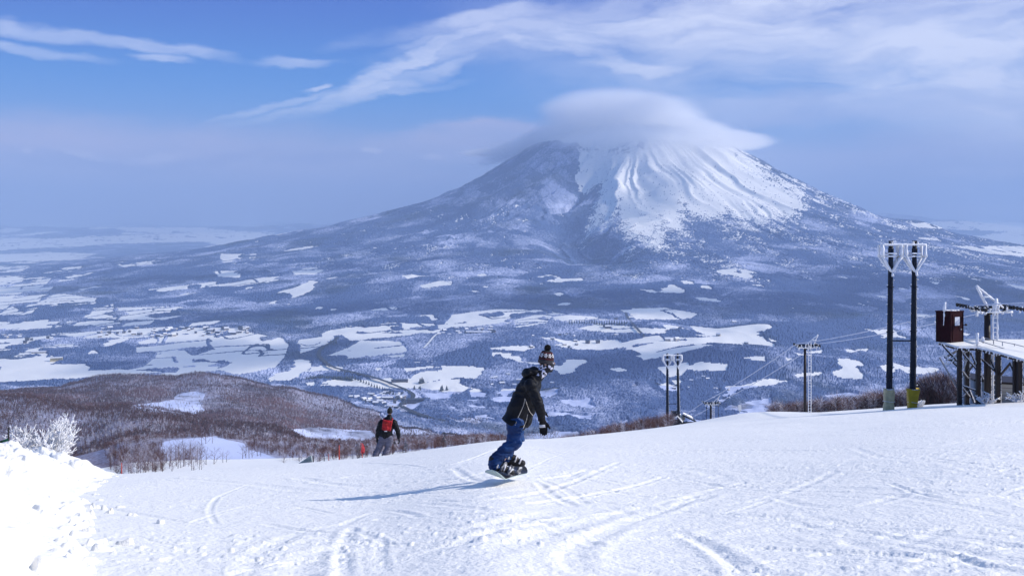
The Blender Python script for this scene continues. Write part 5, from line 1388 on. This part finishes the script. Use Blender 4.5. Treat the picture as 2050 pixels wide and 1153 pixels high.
bm.faces.new(rings[0][::-1]); bm.faces.new(rings[-1]); bm_obj('deck', bm, [M['board_base'], M['board_top']], bd)
for y in (-.23, .23):
    bm = bmesh.new(); box_bm(bm, Vector((0, y, .022)), .25, .13, .028); bmesh.ops.bevel(bm, geom=bm.edges[:], offset=.008, segments=2, affect='EDGES')
    bi = bm_obj('binding', bm, M['white_plastic'], bd)
    bm = bmesh.new(); v = []
    for i in range(9):
        a = math.pi * (i / 8) ; v.append((Vector((-.125 - .035 * math.sin(a), y - .075 * math.cos(a), .03)), Vector((-.160 - .03 * math.sin(a), y - .055 * math.cos(a), .24 - .03 * abs(math.cos(a))))))
    va = [(bm.verts.new(a), bm.verts.new(b)) for a, b in v]
    for a, b in zip(va[:-1], va[1:]): bm.faces.new((a[0], b[0], b[1], a[1]))
    bmesh.ops.solidify(bm, geom=bm.faces[:], thickness=.012); bm_obj('highback', bm, M['white_plastic'], bi, True)
    for xx, zz in ((-.02, .15), (.09, .10)):
        bm = bmesh.new(); pts = [Vector((xx + .02 * math.sin(q), y + .082 * math.cos(q), .03 + (zz - .03) * math.sin(q))) for q in np.linspace(0, math.pi, 12)]; tube_bm(bm, pts, [.016] * 12, 6); bm_obj('strap', bm, M['white_plastic'], bi, True)

# --- skier -------------------------------------------------------------------
YS = 36.6
root = empty('person', ground(762, YS)); tag(root, 'skier seen from behind in black jacket and grey trousers with dark hat', 'person'); ro = root.location.copy()
dz_ = zg(ground(762, YS).x, YS) - at(762, 919, YS).z
def K(px, row, dy=0.): return at(px, row, YS) + Vector((0, dy, dz_)) - ro
H2 = K(780.5, 828)
def body2(bm):
    cone_bm(bm, K(773, 880), .13, K(775, 853), .15); cone_bm(bm, K(775, 850), .10, K(779, 836), .06); ell_bm(bm, H2, (.082, .095, .115)); cone_bm(bm, H2 + Vector((0, .09, -.01)), .015, H2 + Vector((0, .11, -.04)), .016, 1)
    for s_ in (-1, 1): ell_bm(bm, H2 + Vector((s_ * .08, 0, -.01)), (.012, .02, .03))
    cone_bm(bm, K(764, 847), .06, K(756, 866), .045); cone_bm(bm, K(756, 866), .045, K(754.5, 881, .05), .03); cone_bm(bm, K(789, 847), .06, K(797, 867), .045); cone_bm(bm, K(797, 867), .045, K(798, 882, .06), .03)
    for h_, k_, f_ in ((K(767, 881), K(758, 900, .03), K(751, 917)), (K(780, 881), K(775, 901, .03), K(769.5, 917))): cone_bm(bm, h_, .10, k_, .065); cone_bm(bm, k_, .065, f_, .05); cone_bm(bm, f_, .05, f_ + Vector((0, .18, -.03)), .04)
grown('body', body2, M['skin'], root, .02, 2)
grown('jacket', lambda bm: (cone_bm(bm, K(772, 872), .235, K(775, 857), .24), cone_bm(bm, K(775, 857), .23, K(777, 848), .19), ell_bm(bm, K(772, 873), (.27, .19, .13)), ell_bm(bm, K(776.5, 850), (.30, .17, .14)), cone_bm(bm, K(778, 845), .13, K(780, 837), .10), ell_bm(bm, K(778, 841), (.15, .13, .09)),
    cone_bm(bm, K(764, 850), .125, K(757, 866), .095), cone_bm(bm, K(757, 866), .095, K(755, 879, .04), .07), cone_bm(bm, K(788.5, 849), .12, K(796, 866), .092), cone_bm(bm, K(796, 866), .092, K(798, 880, .05), .068)), M['jacket'], root, .018, 4, .03, 7, 21)
grown('trousers', lambda bm: (cone_bm(bm, K(767, 880), .17, K(779.5, 880), .17),
    cone_bm(bm, K(767, 882), .16, K(759, 900, .03), .125), cone_bm(bm, K(759, 900, .03), .12, K(751.5, 916), .125), cone_bm(bm, K(780, 882), .155, K(775.5, 901, .03), .115), cone_bm(bm, K(775.5, 901, .03), .115, K(770, 916), .115)), M['trousers_grey'], root, .018, 3, .035, 6, 23, (1, 1, .8))
grown('hat', lambda bm: (ell_bm(bm, H2 + Vector((0, -.01, .03)), (.105, .115, .12)), cone_bm(bm, H2 + Vector((0, 0, .15)), .035, H2 + Vector((.0, 0, .165)), .03), ell_bm(bm, H2 + Vector((0, -.01, -.02)), (.108, .116, .04))), M['olive'], root, .014, 2, .012, 16, 2)
for w_, s_ in ((K(754.5, 882, .05), 1), (K(798.5, 883, .06), -1)):
    grown('glove', lambda bm: hand_fill(bm, w_, Vector((.02, .15, -1)), Vector((s_ * .2, 1, 0)), 1.35, .9 * s_), M['wool_black'], root, .011, 1)
for f_ in (K(751, 918, .06), K(769.5, 918, .06)):
    grown('ski_boot', lambda bm: (cone_bm(bm, f_, .075, f_ + Vector((0, 0, .16)), .085), cone_bm(bm, f_ + Vector((0, -.06, -.02)), .06, f_ + Vector((0, .17, -.04)), .05)), M['black_rubber'], root, .016, 2)
# backpack
bp = empty('backpack', root.location.copy()); tag(bp, 'red backpack on the skier in black', 'backpack')
def packf(bm):
    m_ = Matrix.Translation(K(776.5, 852.5, -.24)) @ Euler((0, .16, 0)).to_matrix().to_4x4()
    vs = bmesh.ops.create_cube(bm, size=1, matrix=m_ @ Matrix.Diagonal((.34, .16, .36, 1)))['verts']
    ell_bm(bm, K(777.5, 847, -.24), (.19, .10, .09)); ell_bm(bm, K(775.5, 858, -.25), (.17, .11, .10))
grown('pack_body', packf, M['pack_red'], bp, .018, 4, .018, 9, 5)
bm = bmesh.new(); box_bm(bm, K(774.5, 863, -.345), .10, .02, .03); bm_obj('label_patch', bm, M['white_cloth'], bp)
bm = bmesh.new(); box_bm(bm, K(776.5, 848.5, -.345), .07, .02, .02); bm_obj('logo_patch', bm, M['orange_pole'], bp)
for dx in (-.16, .16):
    bm = bmesh.new(); tube_bm(bm, [K(777, 846, -.18) + Vector((dx, 0, 0)), K(777, 843, 0) + Vector((dx, 0, .04)), K(777, 848, .2) + Vector((dx, 0, 0))], [.025] * 3, 6); bm_obj('shoulder_strap', bm, M['pack_red'], bp, True)
# poles and skis
for i, (a, b, lab) in enumerate(((K(798, 885, .08), K(783, 903, 1.0), 'thin ski pole trailing from the right hand of the skier'), (K(755, 884, .08), K(752, 900, 1.1), 'thin ski pole in the left hand of the skier'))):
    r_ = empty('ski_pole', root.location.copy()); tag(r_, lab, 'ski pole')
    bm = bmesh.new(); tube_bm(bm, [a + (a - b) * .05, b], [.010, .007], 8); bm_obj('shaft', bm, M['rope_steel'], r_, True)
    bm = bmesh.new(); tube_bm(bm, [a + (a - b) * .10, a - (a - b) * .02], [.018, .018], 8); bm_obj('grip', bm, M['black_rubber'], r_, True)
    bm = bmesh.new(); c = b + (a - b) * .06; tube_bm(bm, [c, c + (a - b).normalized() * .01], [.05, .05], 12); bm_obj('basket', bm, M['black_rubber'], r_)
for f_, lab in ((K(751, 919, 0), 'left ski under the skier in grey trousers'), (K(769.5, 919, 0), 'right ski under the skier in grey trousers')):
    r_ = empty('ski', f_ + ro); tag(r_, lab, 'ski'); gx = ground(762, YS); tilt = math.atan2(zg(gx.x, YS + 1.0) - zg(gx.x, YS), 1.0); r_.location.z = zg(r_.location.x, r_.location.y) + .01; r_.rotation_euler = (tilt, 0, .03)
    bm = bmesh.new(); rg = []
    for i in range(25):
        t = i / 24; y = -.55 + t * 1.65; w_ = .045 * (1 if t < .9 else max(.12, 1 - (t - .9) * 9)); z = .10 * max(0, (t - .88) / .12) ** 2
        rg.append([bm.verts.new((x * w_, y, z + h_)) for x, h_ in ((-1, 0), (1, 0), (1, .012), (-1, .012))])
    for a, b in zip(rg[:-1], rg[1:]):
        for k in range(4): bm.faces.new((a[k], a[(k + 1) % 4], b[(k + 1) % 4], b[k]))
    bm.faces.new(rg[0][::-1]); bm.faces.new(rg[-1]); bm_obj('blade', bm, M['board_top'], r_)
    bm = bmesh.new(); box_bm(bm, Vector((0, .12, .03)), .07, .10, .035); box_bm(bm, Vector((0, -.17, .035)), .07, .09, .045); bm_obj('binding', bm, M['white_plastic'], r_)
# ------------------------------------------------------------------ villages, farms, road
ribbon('valley_road', road_pts, 15, M['asphalt'], 9.0, 'dark road curving through the snowy valley')
ribbon('village_lane', [(880, 668), (868, 678), (858, 690), (848, 700)], 10, M['snow_far'], 8, 'white lane running down to the farm')
ribbon('field_lane', [(1252, 628), (1262, 645), (1275, 660), (1290, 676)], 10, M['asphalt'], 6, 'dark lane crossing the white fields')
M['roof_dark'] = simple('dark_metal_roof', (.05, .06, .09), .6, .2, .2)
M['roof_snow'] = simple('snowy_roof', (.84, .84, .88), .7, .02, .2)
M['house_wall'] = simple('weathered_wall', (.16, .14, .16), .8, .3, .15)
M['house_pale'] = simple('pale_wall', (.50, .46, .42), .8, .2, .15)
M['house_yellow'] = simple('cream_wall', (.55, .46, .24), .8, .2, .15)
def house_mesh(nm, w, d, h, rh, wall, roof):
    bm = bmesh.new(); W2, D2 = w / 2, d / 2
    def quad(*p, mi=0):
        f = bm.faces.new([bm.verts.new(q) for q in p]); f.material_index = mi
    quad((-W2, -D2, -4), (W2, -D2, -4), (W2, -D2, h), (-W2, -D2, h)); quad((W2, D2, -4), (-W2, D2, -4), (-W2, D2, h), (W2, D2, h))
    for s in (-1, 1):
        f = bm.faces.new([bm.verts.new(q) for q in ((s * W2, -D2, -4), (s * W2, D2, -4), (s * W2, D2, h), (s * W2, 0, h + rh), (s * W2, -D2, h))])
    e = .8; k = rh / D2
    for s in (-1, 1):
        a = [(-W2 - e, s * (D2 + e), h - k * e + .06), (W2 + e, s * (D2 + e), h - k * e + .06), (W2 + e, 0, h + rh + .06), (-W2 - e, 0, h + rh + .06)]
        b = [(x, y, z + .7) for x, y, z in a]; va = [bm.verts.new(p) for p in a]; vb = [bm.verts.new(p) for p in b]
        fs = [bm.faces.new(va), bm.faces.new(vb)] + [bm.faces.new((va[i], va[(i + 1) % 4], vb[(i + 1) % 4], vb[i])) for i in range(4)]
        for f in fs: f.material_index = 1
    # window bands as recessed dark panels
    for x in np.arange(-W2 + 1.5, W2 - 1, 3.2):
        quad((x, -D2 - .05, h * .45), (x + 1.4, -D2 - .05, h * .45), (x + 1.4, -D2 - .05, h * .8), (x, -D2 - .05, h * .8), mi=2)
    bmesh.ops.recalc_face_normals(bm, faces=bm.faces)
    me = bpy.data.meshes.new(nm); bm.to_mesh(me); bm.free()
    for m_ in (wall, roof, M['black_rubber']): me.materials.append(m_)
    return me
HM = [house_mesh('house', 12, 9, 5.5, 3, M['house_wall'], M['roof_snow']), house_mesh('house', 15, 10, 6.5, 3.5, M['house_pale'], M['roof_snow']), house_mesh('house', 11, 9, 6, 3.5, M['house_wall'], M['roof_dark']), house_mesh('house', 18, 11, 7, 3, M['house_wall'], M['roof_snow'])]
def village(n, poly_px, rows, seed, label, group, keep=None, sc_=1.):
    r = random.Random(seed)
    for i in range(n):
        px = r.uniform(*poly_px); row = r.uniform(*rows)
        if keep and not keep(px, row): continue
        p = on_row(px, row); o = bpy.data.objects.new('house', HM[r.randrange(4)]); COL.objects.link(o); o.location = p; o.rotation_euler = (0, 0, r.uniform(-.6, .9)); s = sc_ * r.uniform(.75, 1.25); o.scale = (s, s, s)
        tag(o, label, 'house', group)
village(62, (695, 812), (788, 818), 5, 'small snow-roofed house in the village beyond the skier', 'houses of the village beyond the skier', lambda px, row: row < 800 + (px - 695) * .22 and (row > 797 or px > 735))
village(60, (190, 500), (658, 676), 6, 'tiny house in the long village on the left plain', 'houses of the village on the left plain', None, 1.25)
village(14, (0, 110), (672, 690), 7, 'tiny house in the hamlet at the far left of the plain', 'houses of the far left hamlet', None, 1.2)
village(16, (870, 1000), (655, 672), 8, 'tiny house of the farm hamlet behind the snowboarder', 'houses of the central farm hamlet', None, 1.2)
village(16, (1060, 1160), (668, 700), 9, 'tiny house among trees left of the beanie', 'houses among the central woods', None, 1.0)
village(14, (1150, 1500), (640, 690), 10, 'tiny lone farmhouse on the right valley fields', 'farmhouses on the right valley fields', None, 1.2)
village(14, (980, 1110), (750, 775), 11, 'small house in the woods behind the snowboarder', 'houses in the woods behind the snowboarder', None, .9)
village(16, (1330, 1560), (745, 800), 12, 'small house on the wooded hills right of the snowboarder', 'houses on the hills right of the snowboarder', None, .7)
def long_building(px, row, w, d, h, rot, wall, roof, label):
    me = house_mesh('long_building', w, d, h, 2.5, wall, roof); o = bpy.data.objects.new('long_building', me); COL.objects.link(o); o.location = on_row(px, row); o.rotation_euler = (0, 0, rot); tag(o, label, 'building')
long_building(960, 668, 120, 24, 8, -.05, M['house_wall'], M['roof_snow'], 'long pale roofed farm building in the middle of the valley')
long_building(838, 804, 75, 26, 9, .0, M['house_wall'], M['roof_dark'], 'large dark roofed hall beside the road bend')
long_building(776, 800, 36, 14, 8, -.1, M['house_wall'], M['roof_snow'], 'wide snow-roofed school in the village')
long_building(113, 723, 46, 16, 14, .3, M['house_yellow'], M['roof_snow'], 'cream farm buildings on the snowfield at the left')
long_building(78, 707, 60, 14, 6, .1, M['house_pale'], M['roof_snow'], 'low pale barns at the edge of the left snowfield')
long_building(800, 765, 60, 14, 7, .1, M['house_wall'], M['roof_dark'], 'dark roadside shed near the row of trees')
# dark conifers: a hedge row by the road and shelter belts
bm = bmesh.new(); rr = random.Random(4); tube_bm(bm, [Vector((0, 0, -.05)), Vector((0, 0, .3))], [.03, .025], 6)
for k in range(9):
    z = .08 + k * .1; r_ = .24 * (1.02 - z); n = 9; top_ = bm.verts.new((0, 0, z + .20))
    ring = [bm.verts.new((math.cos(6.283 * i / n + k) * r_ * rr.uniform(.65, 1.2), math.sin(6.283 * i / n + k) * r_ * rr.uniform(.65, 1.2), z + rr.uniform(-.03, .03))) for i in range(n)]
    for i in range(n): bm.faces.new((ring[i], ring[(i + 1) % n], top_))
pc = bm_obj('conifer_tree', bm, M['conifer'], None)
pc_used = False
def conifer(px, row, h, label, group, wide=1.0):
    global pc_used
    o = pc if not pc_used else pc.copy()
    if pc_used: COL.objects.link(o)
    pc_used = True; o.location = on_row(px, row); s = h * rr.uniform(.85, 1.15); o.scale = (s * wide, s * wide, s); o.rotation_euler = (0, 0, rr.uniform(0, 6)); tag(o, label, 'tree', group)
for i in range(26): conifer(614 + i * 3.6, 762 - 3.0 * math.sin(i * .13), 15, 'dark round-headed tree in the straight row beside the road', 'row of trees beside the valley road', 2.2)
for i in range(22): conifer(690 + i * 5.4, 752 + i * 2.1 + rr.uniform(-1, 1), 13, 'dark tree lining the road towards the village', 'trees lining the road towards the village', 1.4)
for i in range(24): conifer(1140 + i * 5.0, 650 + rr.uniform(-1, 1), 20, 'dark conifer in the shelter belt across the central field', 'conifers of the central shelter belt', 1.2)
for px, row in ((847, 766), (890, 782), (836, 783), (1070, 752), (668, 690)): 
    for k in range(4): conifer(px + rr.uniform(-7, 7), row + rr.uniform(-2, 2), 17, 'dark tree in a small clump on an open field', 'small clumps of trees on the fields', 1.8)
# ------------------------------------------------------------------ light, sky, air, camera
SUN_EL, SUN_AZ = math.radians(33), math.radians(93)      # azimuth measured from the view direction towards the right
sv = Vector((math.sin(SUN_AZ) * math.cos(SUN_EL), math.cos(SUN_AZ) * math.cos(SUN_EL), math.sin(SUN_EL)))
sl = bpy.data.lights.new('sun', 'SUN'); sl.energy = 3.05; sl.angle = math.radians(.9); sl.color = (1.0, .94, .86)
so = bpy.data.objects.new('sun', sl); COL.objects.link(so); so.rotation_euler = sv.to_track_quat('Z', 'Y').to_euler()

w = bpy.data.worlds.new("World"); sc.world = w; w.use_nodes = True
nt = w.node_tree; bg = nt.nodes['Background']; L = nt.links.new
sky = N(nt, 'ShaderNodeTexSky', sky_type='NISHITA'); sky.sun_disc = False
sky.sun_elevation = SUN_EL; sky.sun_rotation = SUN_AZ; sky.altitude = 900; sky.air_density = 1.0; sky.dust_density = .3; sky.ozone_density = 2.5
tc = N(nt, 'ShaderNodeTexCoord'); sp = N(nt, 'ShaderNodeSeparateXYZ'); L(tc.outputs['Generated'], sp.inputs[0])
def math_(op, a, b=None, c=None, clamp=False):
    n = N(nt, 'ShaderNodeMath', operation=op); n.use_clamp = clamp
    for i, v in enumerate((a, b, c)):
        if v is None: continue
        if isinstance(v, (int, float)): n.inputs[i].default_value = v
        else: L(v, n.inputs[i])
    return n.outputs[0]
az = math_('ARCTAN2', sp.outputs[0], sp.outputs[1])      # radians right of the valley axis
hyp = math_('SQRT', math_('ADD', math_('MULTIPLY', sp.outputs[0], sp.outputs[0]), math_('MULTIPLY', sp.outputs[1], sp.outputs[1])))
el = math_('ARCTAN2', sp.outputs[2], hyp)
comb = N(nt, 'ShaderNodeCombineXYZ'); L(az, comb.inputs[0]); L(el, comb.inputs[1])
def noise(vec, scale, detail=5, rough=.55, dist=0., stretch=(1, 1, 1), rot=0, loc=(0, 0, 0)):
    mp = N(nt, 'ShaderNodeMapping'); L(vec, mp.inputs[0]); mp.inputs['Scale'].default_value = stretch; mp.inputs['Rotation'].default_value = (0, 0, rot); mp.inputs['Location'].default_value = loc
    n = N(nt, 'ShaderNodeTexNoise'); n.inputs['Scale'].default_value = scale; n.inputs['Detail'].default_value = detail
    n.inputs['Roughness'].default_value = rough; n.inputs['Distortion'].default_value = dist
    L(mp.outputs[0], n.inputs['Vector']); return n
# warp the directions so that no cloud has a clean edge
wn = noise(comb.outputs[0], 9., 4, .6, 0, (1, 2.5, 1))
vm = N(nt, 'ShaderNodeVectorMath', operation='SUBTRACT'); L(wn.outputs['Color'], vm.inputs[0]); vm.inputs[1].default_value = (.5, .5, .5)
vs = N(nt, 'ShaderNodeVectorMath', operation='MULTIPLY'); L(vm.outputs[0], vs.inputs[0]); vs.inputs[1].default_value = (.09, .035, 0)
va = N(nt, 'ShaderNodeVectorMath', operation='ADD'); L(comb.outputs[0], va.inputs[0]); L(vs.outputs[0], va.inputs[1])
wv = va.outputs[0]
def blob(px, row, hw, hh, rot, amp, soft=.3):
    u = (px - CX) / F; a = math.atan(u); e = math.atan((HY - row) / F * math.cos(a))
    mp = N(nt, 'ShaderNodeMapping', vector_type='TEXTURE'); L(wv, mp.inputs[0])
    mp.inputs['Location'].default_value = (a, e, 0); mp.inputs['Rotation'].default_value = (0, 0, math.radians(rot))
    mp.inputs['Scale'].default_value = (hw / F, hh / F, 1)
    ln = N(nt, 'ShaderNodeVectorMath', operation='LENGTH'); L(mp.outputs[0], ln.inputs[0])
    mr = N(nt, 'ShaderNodeMapRange', interpolation_type='SMOOTHSTEP'); L(ln.outputs['Value'], mr.inputs[0])
    mr.inputs[1].default_value = 1.15; mr.inputs[2].default_value = soft; mr.inputs[3].default_value = 0; mr.inputs[4].default_value = amp
    return mr.outputs[0]
def total(bl):
    s = bl[0]
    for b in bl[1:]: s = math_('MAXIMUM', s, b)
    return s
cirrus = [(1500, 40, 620, 95, 0, .85), (1900, 120, 420, 130, 0, .9), (2200, 100, 500, 220, 0, .9), (1250, 60, 420, 60, 6, .7), (1080, 95, 170, 22, -8, .85), (1290, 135, 190, 22, -4, .8),
          (1180, 105, 120, 25, -15, .6), (1450, 140, 140, 22, 5, .6), (1750, 165, 170, 26, -6, .95), (960, 40, 300, 24, 10, .62), (880, 92, 180, 20, 22, .8), (790, 140, 200, 17, 25, .7), (730, 185, 190, 22, 17, .62), (900, 60, 150, 20, 20, .6),
          (640, 168, 45, 6, 14, .6), (130, 66, 210, 15, -6, .62), (300, 92, 170, 14, -6, .66), (60, 90, 160, 12, -10, .42), (320, 118, 60, 12, 0, .6), (600, 122, 110, 10, 2, .45), (1400, 180, 350, 30, 0, .45), (1750, 90, 800, 170, 0, .62), (820, 150, 260, 14, 14, .5), (560, 205, 150, 12, 16, .4), (700, 200, 260, 14, 12, .45), (1000, 70, 260, 40, 14, .6), (1900, 205, 330, 26, 2, .5)]
A = total([blob(*c) for c in cirrus])
fine = noise(wv, 7., 7, .6, .4, (1, 4.2, 1), math.radians(-8))
wf = N(nt, 'ShaderNodeMapRange'); L(fine.outputs['Fac'], wf.inputs[0]); wf.inputs[1].default_value = .25; wf.inputs[2].default_value = .58; wf.inputs[3].default_value = .2; wf.inputs[4].default_value = 1.1
cir = math_('MULTIPLY', A, wf.outputs[0], clamp=True)
bank = [(150, 335, 950, 105, 0, 1.0), (-300, 330, 900, 110, 0, .95), (620, 400, 700, 80, 0, .9), (880, 300, 340, 55, 4, .8), (980, 262, 170, 22, 0, .75), (230, 262, 220, 26, 0, .5), (1750, 340, 700, 55, 0, .55), (2000, 350, 300, 30, 0, .6), (2200, 290, 500, 60, 0, .5), (1650, 220, 500, 40, 0, .4), (1025, 440, 2400, 34, 0, .7)]
B = total([blob(*c, .4) for c in bank])
bf = noise(wv, 5., 6, .55, .3, (1, 4.5, 1), 0, (3, 1, 0))
bm_ = N(nt, 'ShaderNodeMapRange'); L(bf.outputs['Fac'], bm_.inputs[0]); bm_.inputs[1].default_value = .25; bm_.inputs[2].default_value = .6; bm_.inputs[3].default_value = .55; bm_.inputs[4].default_value = 1.05
bnk = math_('MULTIPLY', B, bm_.outputs[0], clamp=True)
puffs = total([blob(32, 302, 14, 6, 0, 1), blob(150, 305, 50, 7, -4, .7), blob(330, 312, 60, 9, 0, .8), (blob(728, 308, 16, 9, 0, .9)), blob(860, 316, 34, 9, 0, .8), blob(190, 315, 30, 7, -8, .7), blob(1920, 352, 60, 12, 0, .7), blob(2010, 355, 50, 18, 0, .8)])
dark = total([blob(200, 325, 240, 12, -6, .8), blob(400, 330, 220, 10, 8, .8), blob(640, 322, 130, 16, 4, .9), blob(60, 318, 160, 10, -3, .7)])
def mixc(f, a, b):
    n = N(nt, 'ShaderNodeMix', data_type='RGBA')
    if isinstance(f, (int, float)): n.inputs[0].default_value = f
    else: L(f, n.inputs[0])
    for i, v in ((6, a), (7, b)):
        if isinstance(v, tuple): n.inputs[i].default_value = (*v, 1)
        else: L(v, n.inputs[i])
    return n.outputs[2]
STR = .15
tint = N(nt, 'ShaderNodeMix', data_type='RGBA', blend_type='MULTIPLY'); tint.inputs[0].default_value = 1
L(sky.outputs[0], tint.inputs[6]); tint.inputs[7].default_value = SKYTINT = (1.0, .95, .86, 1)
# deeper blue higher up, paler near the horizon
ev = N(nt, 'ShaderNodeMapRange', interpolation_type='SMOOTHSTEP'); L(el, ev.inputs[0]); ev.inputs[1].default_value = .09; ev.inputs[2].default_value = .235
mid = N(nt, 'ShaderNodeMapRange', interpolation_type='SMOOTHSTEP'); L(el, mid.inputs[0]); mid.inputs[1].default_value = .03; mid.inputs[2].default_value = .15
k = .86 / STR
g1 = mixc(mid.outputs[0], (.16 * k, .25 * k, .46 * k), (.0, .18 * k, .52 * k))
grad = mixc(ev.outputs[0], g1, (.0, .060 * k, .37 * k))

hi = N(nt, 'ShaderNodeMapRange', interpolation_type='SMOOTHSTEP'); L(el, hi.inputs[0]); hi.inputs[1].default_value = .3; hi.inputs[2].default_value = .9
low = mixc(.97, tint.outputs[2], grad)
base = mixc(hi.outputs[0], low, tint.outputs[2])
c1 = mixc(bnk, base, (.52 * k * CB, .50 * k * CB, .70 * k * CB))
c2 = mixc(math_('MULTIPLY', dark, .55), c1, (.27 * k * CB, .32 * k * CB, .60 * k * CB))
c3 = mixc(math_('MULTIPLY', puffs, .5), c2, (.85 * k * CB, .82 * k * CB, .95 * k * CB))
c4 = mixc(math_('MULTIPLY', cir, .93), c3, (.80 * k * CB, .84 * k * CB, 1.0 * k * CB))
L(c4, bg.inputs[0]); bg.inputs[1].default_value = STR

# unseen clouds added high above the frame on the sunny side to lay soft shade on parts of the valley
def shade_cloud(px, row, y, rx, ry, rz=0., dens=.0045, seed=0):
    p = on_row(px, row) if y is None else at(px, row, y)
    c = p + sv * ((2750 - p.z) / sv.z)
    bm = bmesh.new(); bmesh.ops.create_icosphere(bm, subdivisions=5, radius=1)
    for v in bm.verts:
        a = math.atan2(v.co.y, v.co.x); k = 1 + .22 * math.sin(3 * a + seed) + .16 * math.sin(5 * a + 2 * seed) + .10 * math.sin(9 * a + seed * 3)
        v.co = Vector((v.co.x * rx * k, v.co.y * ry * k, v.co.z * 150))
    me = bpy.data.meshes.new('cloud'); bm.to_mesh(me); bm.free(); me.materials.append(cm)
    o = bpy.data.objects.new('cloud', me); COL.objects.link(o); o.location = c; o.rotation_euler = (0, 0, rz)
    tag(o, 'unseen flat white cloud set high above the valley to shade it', 'cloud', 'unseen shade clouds over the valley')
cm = bpy.data.materials.new('shade_cloud_vapour'); cm.use_nodes = True; cn = cm.node_tree; cn.nodes.remove(cn.nodes['Principled BSDF'])
pv = N(cn, 'ShaderNodeVolumePrincipled'); pv.inputs['Color'].default_value = (.99, .99, 1, 1); pv.inputs['Density'].default_value = .0022; cn.links.new(pv.outputs[0], cn.nodes['Material Output'].inputs['Volume'])
for a in [(470, 712, None, 620, 420, .2, 2), (1135, 500, 8700, 260, 900, .0, 3), (760, 618, None, 1500, 260, .15, 4), (1560, 600, None, 1300, 330, -.1, 5), (980, 420, 9800, 800, 900, 0, 6), (1900, 570, None, 1100, 500, 0, 7), (330, 560, None, 1600, 260, 0, 8), (1240, 730, None, 420, 200, .3, 9), (1280, 610, None, 520, 300, 0, 3.3)]:
    shade_cloud(a[0], a[1], a[2], a[3], a[4], a[5], seed=a[6])

# the air: one closed box round everything
def box(name, lo, hi):
    bm = bmesh.new(); bmesh.ops.create_cube(bm, size=1)
    for v in bm.verts: v.co = Vector([lo[i] + (v.co[i] + .5) * (hi[i] - lo[i]) for i in range(3)])
    me = bpy.data.meshes.new(name); bm.to_mesh(me); bm.free(); o = bpy.data.objects.new(name, me); COL.objects.link(o); return o
hz = box('haze', (-62000, -300, -1100), (88000, 46500, 1500))
hm = bpy.data.materials.new('thin_blue_air'); hm.use_nodes = True; hn = hm.node_tree; hn.nodes.remove(hn.nodes['Principled BSDF'])
pv = N(hn, 'ShaderNodeVolumePrincipled'); pv.inputs['Color'].default_value = (.44, .585, .80, 1); pv.inputs['Density'].default_value = HAZE; pv.inputs['Anisotropy'].default_value = .0
hn.links.new(pv.outputs[0], hn.nodes['Material Output'].inputs['Volume'])
hz.data.materials.append(hm); tag(hz, 'thin blue winter haze filling the air over the valley', None, None, 'stuff')

cam = bpy.data.cameras.new('camera'); co = bpy.data.objects.new('camera', cam); COL.objects.link(co)
cam.sensor_width = 36; cam.lens = 36 * F / 2050; cam.shift_y = -(576.5 - HY) / 2050; cam.clip_start = .1; cam.clip_end = 300000
co.location = (0, 0, 0); co.rotation_euler = (math.radians(90), 0, 0); sc.camera = co
sc.view_settings.view_transform = 'Standard'; sc.view_settings.look = 'None'; sc.view_settings.gamma = 1; sc.view_settings.exposure = EXPO
sc.cycles.volume_bounces = 10; sc.cycles.max_bounces = 14; sc.cycles.diffuse_bounces = 2; sc.cycles.glossy_bounces = 2; sc.cycles.transparent_max_bounces = 8
sc.cycles.use_denoising = True
try: sc.cycles.denoiser = 'OPENIMAGEDENOISE'
except Exception: pass
